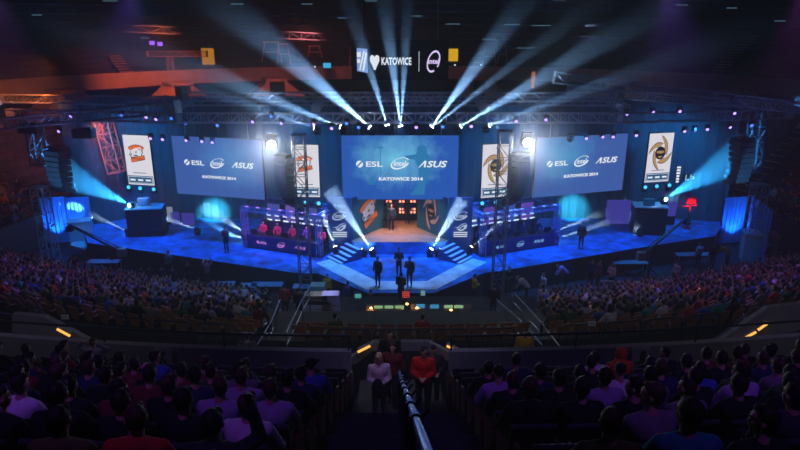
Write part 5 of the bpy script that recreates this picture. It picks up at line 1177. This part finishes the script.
# ================================================================ lower stand
crowd_cloth = tinted('crowd_cloth', .9, 0, 1); chm = principled('crowd_hair', (.03, .02, .015), .7); ctm = principled('crowd_trousers', (.02, .02, .035), .9)
def small_mesh(pose, yaw, hair, vox=.035):
    pc = person_pieces(pose, yaw, 0, hair, 'shirt', vox); out = []
    for k, i in (('body', 0), ('shirt', 1), ('trousers', 2), ('shoes', 2), ('hair', 1 if hair == 'hood' else 3)):
        me = pc[k]
        while len(me.materials) < 4: me.materials.append(chm)
        for p in me.polygons: p.material_index = i
        out.append(me)
    return join(out, 'person', [skinm, crowd_cloth, ctm, chm])
SM = [small_mesh('sit', 0, 'short'), small_mesh('sit', .6, 'full'), small_mesh('sit_chin', -.5, 'short'), small_mesh('sit_lean', .2, 'full'), small_mesh('sit_phone', 0, 'short'), small_mesh('sit', -.4, 'long')]
SMT = {p: small_mesh(p, 0, h, .032) for p, h in (('stand', 'short'), ('stand_hold', 'full'), ('stand_mic', 'short'), ('stand_cross', 'short'), ('stand_walk', 'full'), ('stand_raise', 'short'), ('stand_bend', 'short'))}
def small(pos, rz, me, col, label, group=None, scale=1.0):
    o = bpy.data.objects.new('person', me); COL.objects.link(o); o.location = pos; o.rotation_euler = (0, 0, rz); o.scale = (scale,) * 3; o.color = (*col, 1); return tag(o, label, 'person', group)
rc = random.Random(11)
PAL = [BLK, BLK, BLK, NAV, NAV, CHA, CHA, GRY, GRY, WHT, LIL, RED, TEA, BLU, MAR, GRN, ORG, OLV, GRY, BLU]
# individuals standing in and around the pit: x, feet y, height z of the floor there, pose, facing, colour, label
stand = [
 (378, 287, STZ, 'stand', 2.6, (.04, .05, .09), 'man in a dark suit standing alone at the front left of the stage walkway'),
 (399, 277, STZ, 'stand_hold', 3.1, (.05, .05, .12), 'presenter standing behind the two others at centre stage'),
 (401, 300, 1.7, 'stand_hold', -.3, (.015, .015, .03), 'camera operator in black seen from behind in front of the stage edge'),
 (409.5, 287, STZ, 'stand_mic', 2.9, (.10, .09, .12), 'presenter in dark jacket holding a microphone right of the camera operator'),
 (227, 253, STZ, 'stand_hold', 2.8, (.03, .04, .10), 'person in dark clothes standing on the left stage wing beside the booth'),
 (580.5, 249, STZ, 'stand', 2.9, (.015, .02, .05), 'person in dark clothes standing on the right stage wing beside the booth'),
 (388, 227, 2.3, 'stand', 3.1, (.03, .03, .04), 'dark figure waiting at the left rear of the stage entrance'),
 (391.5, 230, 2.3, 'stand', 3.1, (.03, .05, .10), 'man in blue grey standing in front of the lamp wall'),
 (407.5, 224, 2.3, 'stand', 3.1, (.02, .03, .05), 'dim figure between the right lamp clusters of the entrance'),
 (348.5, 311, 0, 'stand', .3, (.03, .06, .25), 'photographer in blue in the pit left of the stage point'),
 (361, 316, 0, 'stand_bend', .5, (.05, .08, .2), 'crouching photographer in the pit beside the one in blue'),
 (371, 320, 0, 'stand_hold', .2, (.02, .02, .05), 'camera operator in dark clothes at the stage point'),
 (328, 303, 0, 'stand', 3.0, (.65, .35, .04), 'steward in a yellow vest standing left of the production desk'),
 (474, 303, 0, 'stand_hold', -1.2, (.65, .40, .05), 'person in a yellow shirt standing right of the production desk'),
 (508, 295, 0, 'stand_hold', 2.9, (.02, .02, .03), 'person in black with brightly lit face at the right pit'),
 (493, 318, 1.7, 'stand', 0, BLK, 'large dark operator standing at the right end of the production desk'),
 (300, 322, 1.7, 'stand', 0, BLK, 'dark person standing at the left end of the production area'),
 (286, 318, 1.6, 'stand', .2, (.35, .03, .04), 'person in a red shirt beside the dark one left of the production area'),
 (526, 304, 1.2, 'stand_bend', 1.2, (.35, .38, .42), 'person in a grey shirt leaning over the right crowd'),
 (542, 302, .3, 'stand', 1.8, (.45, .47, .55), 'person in a pale hoodie walking at the right pit'),
 (541, 318, 1.6, 'stand_walk', .2, (.38, .42, .45), 'person in a light grey top standing in the right stand aisle'),
 (553, 326, 1.9, 'stand', .1, (.62, .42, .02), 'person in a yellow jacket on the right stand stairs'),
 (565, 288, .2, 'stand_bend', 1.5, (.30, .22, .6), 'person in violet bending over a box in the right pit'),
 (590, 286, .2, 'stand', 2.6, (.05, .04, .14), 'dark clothed person chatting in the right pit'),
 (597, 288, .2, 'stand', -2.6, (.12, .06, .14), 'second person chatting in the right pit'),
 (610, 291, .2, 'stand_cross', 2.2, (.60, .35, .5), 'person in a pink shirt standing by the right barrier'),
 (674, 289, .4, 'stand_hold', 1.8, (.55, .5, .62), 'person in a pale shirt standing in the right crowd'),
 (697, 268, .1, 'stand', .3, (.40, .42, .5), 'person in a pale shirt at the grey table in the right pit'),
 (711, 269, .1, 'stand', .1, BLK, 'dark clothed person beside the grey table in the right pit'),
 (726, 268, .1, 'stand_bend', .5, (.7, .15, .02), 'person in an orange top bending in the right pit'),
 (729, 290, .4, 'stand_bend', -.8, NAV, 'person in navy bending forward in the right crowd'),
 (766, 268, .3, 'stand', .3, BLK, 'dark figure standing by the orange stand at the right'),
 (78, 282, .1, 'stand', .1, BLK, 'dark figure standing by the far left pit rail'),
 (29, 282, .5, 'stand_bend', -.4, BLK, 'dark figure leaning beside the orange stand at the left'),
 (40, 281, .4, 'stand', -.2, CHA, 'charcoal clothed figure standing beside the orange stand at the left'),
 (144, 293, .1, 'stand', .1, BLK, 'leftmost of four dark people standing before the left stage skirt'),
 (152, 293, .1, 'stand', .3, BLK, 'second of four dark people standing before the left stage skirt'),
 (164, 293, .1, 'stand_cross', .2, NAV, 'third of four dark people standing before the left stage skirt'),
 (175, 294, .1, 'stand', 0, NAV, 'rightmost of four dark people standing before the left stage skirt'),
 (190, 288, .1, 'stand', .2, CHA, 'charcoal clothed person before the left stage skirt'),
 (171, 277, 0, 'stand', .1, TEA, 'dim teal figure standing right at the left stage skirt'),
 (209, 287, .1, 'stand_raise', .1, (.25, .12, .3), 'person raising both arms to take a picture, left floor crowd'),
 (12, 300, 1.6, 'stand_raise', .1, (.55, .5, .04), 'person in yellow at the far left edge of the crowd'),
 (758, 312, 2.2, 'stand_walk', 2.9, BLK, 'dark person on the steps at the right end of the lower stand'),
 (766, 322, 3.0, 'stand_walk', 3.0, (.25, .28, .33), 'grey clothed person on the steps at the right end of the lower stand'),
 (259, 390, 4.6, 'stand_bend', 1.2, (.55, .30, .02), 'person in a yellow jacket at the foot of the left stand stairs'),
 (522, 381, 4.6, 'stand', 3.0, (.55, .33, .01), 'person in a yellow vest standing behind the front rail right of centre'),
 (251, 386, 4.6, 'stand', .3, (.10, .12, .16), 'grey haired person beside the yellow jacket at the left stairs'),
]
for x, y, z, pose, fc, col, lab in stand:
    q = P(x, y, z)
    if lab.startswith('camera operator in black'): q = Vector((.05, 28.8, 1.7))
    small((q.x, q.y, q.z), fc, SMT[pose], col, lab)
ns = len(near) + 5 + len(stand)
# microphones / cameras held
q = Vector((.05, 28.8, 0)); t = thing('video_camera', 'video camera held by the operator at the stage front edge', 'camera', (q.x - .02, q.y + .42, 1.7 + 1.35)); m = MB(); m.box((0, 0, 0), (.14, .36, .2)); m.build('body', black, t); m = MB(); m.tube((0, .18, 0), (0, .34, 0), .06); m.build('lens', black, t)
# players in the booths
pc_ = 0
for (t_, rz, c, w, D), col, nm in ((bl, (.75, .05, .12), 'left'), (br, (.02, .03, .08), 'right')):
    for i in range(5):
        x = -w / 2 + .65 + (w - 1.3) * i / 4; q = Vector((c.x, c.y, STZ + .12)) + Matrix.Rotation(rz, 3, 'Z') @ Vector((x, 1.35, 0))
        small(q, rz + math.pi, SM[0], col if nm == 'right' or i != 3 else (.3, .15, .5), 'player in %s shirt at the %s booth desk, %s from the left' % ('red' if col[0] > .5 and i != 3 else 'violet' if i == 3 and nm == 'left' else 'dark', nm, ORD[i + 1])); ns += 1
        ch = thing('gaming_chair', 'black gaming chair in the %s booth, %s from the left' % (nm, ORD[i + 1]), 'chair', q, rz + math.pi)
        m = MB(); m.box((0, -.27, .85), (.5, .1, .95)); m.box((0, -.3, 1.25), (.3, .08, .2)); m.build('backrest', black, ch); m = MB(); m.box((0, .02, .42), (.5, .5, .1)); m.build('seat', black, ch); m = MB(); m.tube((0, 0, .05), (0, 0, .38), .04)
        for k in range(5): m.tube((0, 0, .06), (.3 * math.cos(k * 1.257), .3 * math.sin(k * 1.257), .04), .02)
        m.build('star_base', black, ch)

# seats and spectators
def stage_front(X): return 33.8 + max(0, abs(X) - 4.6) * .33
spots = []
for k in range(0, 23):
    s = mid_s(k); j = 0; X = -25.6
    while X < 25.6:
        Y = s + X * X / 90
        X += .56
        px = 400 + 628 * X / (Y * CP + 10 * SP)
        if not (-12 < px < 812): continue
        if Y > stage_front(X) - 4.0: continue
        if k > 14 and abs(X) < 7: continue
        if 262 < px < 548 and k > 1: continue       # production area and its aisles
        if 300 < px < 526 and k > 4: continue
        if k > 14 and Y > 38: continue
        near_aisle = any(abs(px - a) < (9 if k > 3 else 14) for a in ((282, 535)))
        if near_aisle: continue
        spots.append((k, X, Y, px))
def md_z(k): return mid_floor(mid_s(k)) if k < 15 else 0.0
ppl = []; empty = []
for k, X, Y, px in spots:
    occp = .32 if k == 0 else .74 if k == 1 else .82 if k == 2 else .8
    if 300 < px < 526: occp = .05
    if 600 < px < 770 and k == 1: occp = .3
    (ppl if rc.random() < occp else empty).append((k, X, Y, px))
ppl.sort(key=lambda e: e[0] + rc.random() * .01)
quota = 298 - ns
def zone(px): return 'left of centre' if 150 < px < 400 else 'at the far left' if px < 150 else 'right of centre' if px < 650 else 'at the far right'
def pick(px):
    c = rc.choice(PAL)
    if px < 230 and rc.random() < .3: c = rc.choice([MAR, LIL, RED, (.3, .08, .12)]) if rc.random() < .5 else c
    return c
rest = []
for n, (k, X, Y, px) in enumerate(ppl):
    c = rc.choice(PAL); me = rc.choice(SM); rz = math.atan2(X, 40 - Y) + rc.uniform(-.3, .3); z = md_z(k); sc2 = rc.uniform(.94, 1.06)
    if n < quota:
        small((X, Y - .05, z), rz, me, c, 'spectator in %s in the %s row of the lower stand, %s' % (CN[c], ORD[k + 1], zone(px)), '%s clad spectators, %s row of the lower stand, %s' % (CN[c], ORD[k + 1], zone(px)), sc2)
    else: rest.append((X, Y - .05, z, rz, me, c, sc2))
nseat = len(near) + ne
for n, (k, X, Y, px) in enumerate([s_ for s_ in spots if s_[0] in (0, 1)]):
    if nseat >= 299: break
    if k == 1 and (n % 1): continue
    nseat += 1
    seat((X, Y, md_z(k)), math.atan2(X, 40 - Y), 'tan backed seat in the %s row of the lower stand, %s' % (ORD[k + 1], zone(px)), 'tan seats in the %s row of the lower stand, %s' % (ORD[k + 1], zone(px)), SEATB, False)
# the remaining rows of seats, too many to count
mb = MB()
for k, X, Y, px in spots:
    if k < 2: continue
    z = md_z(k); mb.box((X, Y - .22, z + .66), (.47, .06, .48), math.atan2(X, 40 - Y))
if mb.v: tag(mb.build('seat_rows', seatbrown), 'rows of tan seat backs packed between the spectators of the lower stand', 'seats', kind='stuff')
# side stands
for side in (0, 1):
    for row in range(0, 8):
        for i in range(26):
            a = (161 + i * 1.35) if side == 0 else (19 - i * 1.35)
            if rc.random() > (.75 if row < 4 else .45): continue
            r = 27 + .74 * (row + .5); z = 1.6 + .523 * row; q = at_ring(r, a, z); rest.append((q.x, q.y, q.z, R(a + 90) + rc.uniform(-.3, .3), rc.choice(SM), rc.choice(PAL), 1.0))
import numpy as np
base = {}
tiny = [small_mesh('sit', 0, 'short', .06), small_mesh('sit_chin', .3, 'full', .06), small_mesh('sit_lean', 0, 'short', .06)]
pal = list(dict.fromkeys(PAL)); cmats = [principled('crowd_cloth_' + CN[c].replace(' ', '_'), c, .9) for c in pal]
Vs, Fv, Mi, off = [], [], [], 0
for me in tiny:
    v = np.array([tuple(q.co) for q in me.vertices]); f = [tuple(p.vertices) for p in me.polygons]; mi = [p.material_index for p in me.polygons]; base[me.name] = (v, f, mi)
bn = [base[me.name] for me in tiny]
for (X, Y, z, rz, me, c, s2) in rest:
    v, f, mi = bn[rc.randrange(3)]; ca, sa = math.cos(rz), math.sin(rz)
    w = np.empty_like(v); w[:, 0] = (v[:, 0] * ca - v[:, 1] * sa) * s2 + X; w[:, 1] = (v[:, 0] * sa + v[:, 1] * ca) * s2 + Y; w[:, 2] = v[:, 2] * s2 + z
    Vs += w.tolist(); Fv += [tuple(i + off for i in q) for q in f]; ci = 3 + pal.index(c); Mi += [{0: 0, 1: ci, 2: 1, 3: 2}[q] for q in mi]; off += len(v)
me = bpy.data.meshes.new('crowd'); me.from_pydata(Vs, [], Fv)
for m_ in [skinm, ctm, chm] + cmats: me.materials.append(m_)
me.polygons.foreach_set('material_index', Mi); me.polygons.foreach_set('use_smooth', [True] * len(Fv)); me.update()
o = bpy.data.objects.new('crowd', me); COL.objects.link(o); tag(o, 'dense distant crowd filling the floor in front of the stage and the side stands', 'crowd', kind='stuff')
print('CROWD', len(rest), 'polys', len(Fv), 'persons', min(quota, len(ppl)) + ns, 'seats', nseat)

# looped guard rails behind the last row of the lower stand
loops = [(0, 30), (112, 152), (154, 196), (198, 240), (330, 372), (374, 420), (422, 466), (468, 512), (556, 598), (600, 641), (643, 685), (687, 728)]
for i, (x0, x1) in enumerate(loops):
    Yq = 17.9; X0, X1 = [(x - 400) / (F * CP - 100 * SP) * (Yq + .4) for x in (x0, x1)]; Y0, Y1 = rowY(17.55, X0, 90), rowY(17.55, X1, 90); z0 = 5.05; h = 1.02
    t = thing('guard_rail', 'looped dark guard rail behind the tan seats, %s from the left' % ORD[i + 1], 'railing', ((X0 + X1) / 2, (Y0 + Y1) / 2, z0), math.atan2(Y1 - Y0, X1 - X0)); w = math.hypot(X1 - X0, Y1 - Y0) / 2 - .03
    m = MB(); r = .16; pts = [(-w, 0, 0), (-w, 0, h - r), (-w + r * .3, 0, h - r * .3), (-w + r, 0, h), (w - r, 0, h), (w - r * .3, 0, h - r * .3), (w, 0, h - r), (w, 0, 0)]; m.path(pts, .026, 8); m.build('frame', MATS['rail_dark'], t)
    m = MB(); m.tube((-w, 0, .5), (w, 0, .5), .018); m.build('cross_rail', MATS['rail_dark'], t)
for x, y, lab in ((65, 317, 'small white notice hung on the tan seats at the left'), (592, 323.5, 'small white notice hung on the tan seats right of centre')):
    q = P(x, y, Y=rowY(17.4, (x - 400) * .032, 90)); t = thing('notice', lab, 'notice', q); m = MB(); m.box((0, 0, 0), (.24, .02, .16)); m.build('sheet', principled('notice_paper', (.8, .85, .95), .6), t); m = MB(); m.box((0, -.012, 0), (.16, .004, .03)); m.build('printed_bar', grey, t)
# stair handrails of the lower stand
for i, (pts, lab) in enumerate(((((286, 333), (302, 300), (309, 289)), 'sloping handrail on the left stand stairs, inner one'), (((257, 345), (271, 322), (280, 300)), 'sloping handrail on the left stand stairs, outer one'), (((497, 300), (522, 322), (542, 345)), 'sloping handrail on the right stand stairs, inner one'), (((514, 293), (541, 322), (560, 347)), 'sloping handrail on the right stand stairs, outer one'), (((690, 357), (734, 325), (762, 300)), 'long handrail sloping up over the right stair mouth'), (((28, 302), (60, 326), (114, 354)), 'long handrail sloping down over the left stair mouth'))):
    t = thing('stair_handrail', lab, 'handrail', (0, 0, 0))
    ys = sorted([q[1] for q in pts], reverse=True)
    w = [P(x, y, Y={0: 16.6, 1: 20.0, 2: 23.5}[ys.index(y)] if i < 4 else {0: 14.6, 1: 16.2, 2: 17.6}[ys.index(y)]) for x, y in pts]
    m = MB(); m.path(w, .025, 8); m.build('rail', principled('rail_grey', (.12, .13, .18), .5, .6), t)
    m = MB(); m.path([v_ - Vector((0, 0, .4)) for v_ in w], .018, 6); m.build('lower_rail', MATS['rail_grey'], t)
    for v_ in w: m = MB(); m.tube(v_, v_ - Vector((0, 0, 1.0)), .02, None, 6); m.build('post', MATS['rail_grey'], t)
# ================================================================ house lights, haze, camera
VIO = (.34, .09, 1.0); MAG = (1.0, .12, .55)
for x, tx in ((-9, -5), (-3, -2), (4, 3), (10, 6)): spot('violet_house_light', (x, 1.0, 23), (tx, 7.5, 8.5), VIO, 760, 34, .8, .3)
for x, y, tx, ty, c, p_, a in ((-12, 30, -13, 24, (.25, .12, 1), 800, 60), (12, 30, 13, 24, (.30, .12, 1), 800, 60), (-20, 33, -18, 30, (.5, .12, .8), 600, 60), (20, 33, 18, 29, (.6, .12, .75), 600, 60), (-9, 22, -8, 31, (.1, .4, .8), 500, 50), (9, 22, 8, 31, (.35, .3, .7), 450, 50), (0, 20, 0, 30, (.05, .12, .6), 250, 40)):
    spot('crowd_light', (x, y, 17), (tx, ty, 1), c, p_ * 4, a, .8, .3)
# orange light on the side stands and the far balcony
for x, y, z, tx, ty, tz, c, p_, a in ((-22, 41, 13, -35, 48, 5, (1, .22, .03), 2200, 90), (-27, 36, 12, -33, 34, 4, (1, .3, .03), 2200, 90), (26, 40, 12, 34, 40, 4, (1, .15, .02), 1600, 90), (-20, 55, 15, -26, 66, 9, (1, .16, .06), 3000, 80), (-8, 57, 15, -12, 71, 9.5, (1, .18, .16), 2400, 80), (3, 58, 15, 2, 72, 9.5, (.9, .2, .3), 350, 80), (16, 56, 15, 22, 66, 9.5, (.4, .3, .5), 250, 90), (-21, 43.5, 8.5, -23, 48, 6, (1, .10, .05), 500, 70)):
    spot('stand_light', (x, y, z), (tx, ty, tz), c, p_, a, .8, .3)
spot('stair_fill', (.5, 2.5, 19), (0, 12.4, 7.8), (.8, .45, 1), 420, 11, .8, .2)  # violet fill added for the people on the stairs
spot('cheek_fill', (0, 11.5, 12), (0, 15.4, 6.6), (.5, .5, .9), 130, 80, .8, .3)  # fill added for the stair mouth cheeks, here and at the sides
for s_ in (-1, 1):
    spot('cheek_fill', (s_ * 11, 12, 12), (s_ * 9.5, 16, 6.6), (.5, .5, .8), 55, 70, .8, .3)
    spot('seat_fill', (s_ * 8, 9.5, 16), (s_ * 8.5, 19, 5.2), (.9, .75, .85), 190, 60, .8, .3)  # fill added on the seat backs and rails, also at the centre
spot('seat_fill', (0, 9.5, 16), (0, 19, 5.2), (.9, .7, .7), 110, 50, .8, .3)
spot('rail_fill', (2.5, 6, 18), (.1, 3, 13), (.06, .25, 1), 120, 30, .6, .2)  # blue spot added to tint the handrail

w = bpy.data.worlds.new('World'); sc.world = w; w.use_nodes = True; nt = w.node_tree; nt.nodes.clear()
o = nt.nodes.new('ShaderNodeOutputWorld'); b = nt.nodes.new('ShaderNodeBackground'); b.inputs['Color'].default_value = (.01, .02, .05, 1); b.inputs['Strength'].default_value = .3
v = nt.nodes.new('ShaderNodeVolumeScatter'); v.inputs['Color'].default_value = (.9, .95, 1, 1); v.inputs['Density'].default_value = .004; v.inputs['Anisotropy'].default_value = .25
nt.links.new(b.outputs[0], o.inputs['Surface']); nt.links.new(v.outputs[0], o.inputs['Volume'])

cam = bpy.data.cameras.new('Camera'); co = bpy.data.objects.new('Camera', cam); COL.objects.link(co); sc.camera = co
co.location = (0, 0, CAMZ); co.rotation_euler = (math.pi / 2 - PITCH, 0, 0); cam.sensor_width = 36; cam.lens = 36 * F / 800; cam.clip_end = 300; cam.clip_start = .05
vs = sc.view_settings; vs.view_transform = 'Standard'; vs.look = 'None'; vs.gamma = 1; vs.use_curve_mapping = False; vs.exposure = 0
cy = sc.cycles; cy.use_denoising = True; cy.max_bounces = 4; cy.diffuse_bounces = 2; cy.glossy_bounces = 2; cy.volume_bounces = 0; cy.transmission_bounces = 2; cy.sample_clamp_indirect = 3; cy.use_light_tree = True; cy.transparent_max_bounces = 48
cy.caustics_reflective = False; cy.caustics_refractive = False
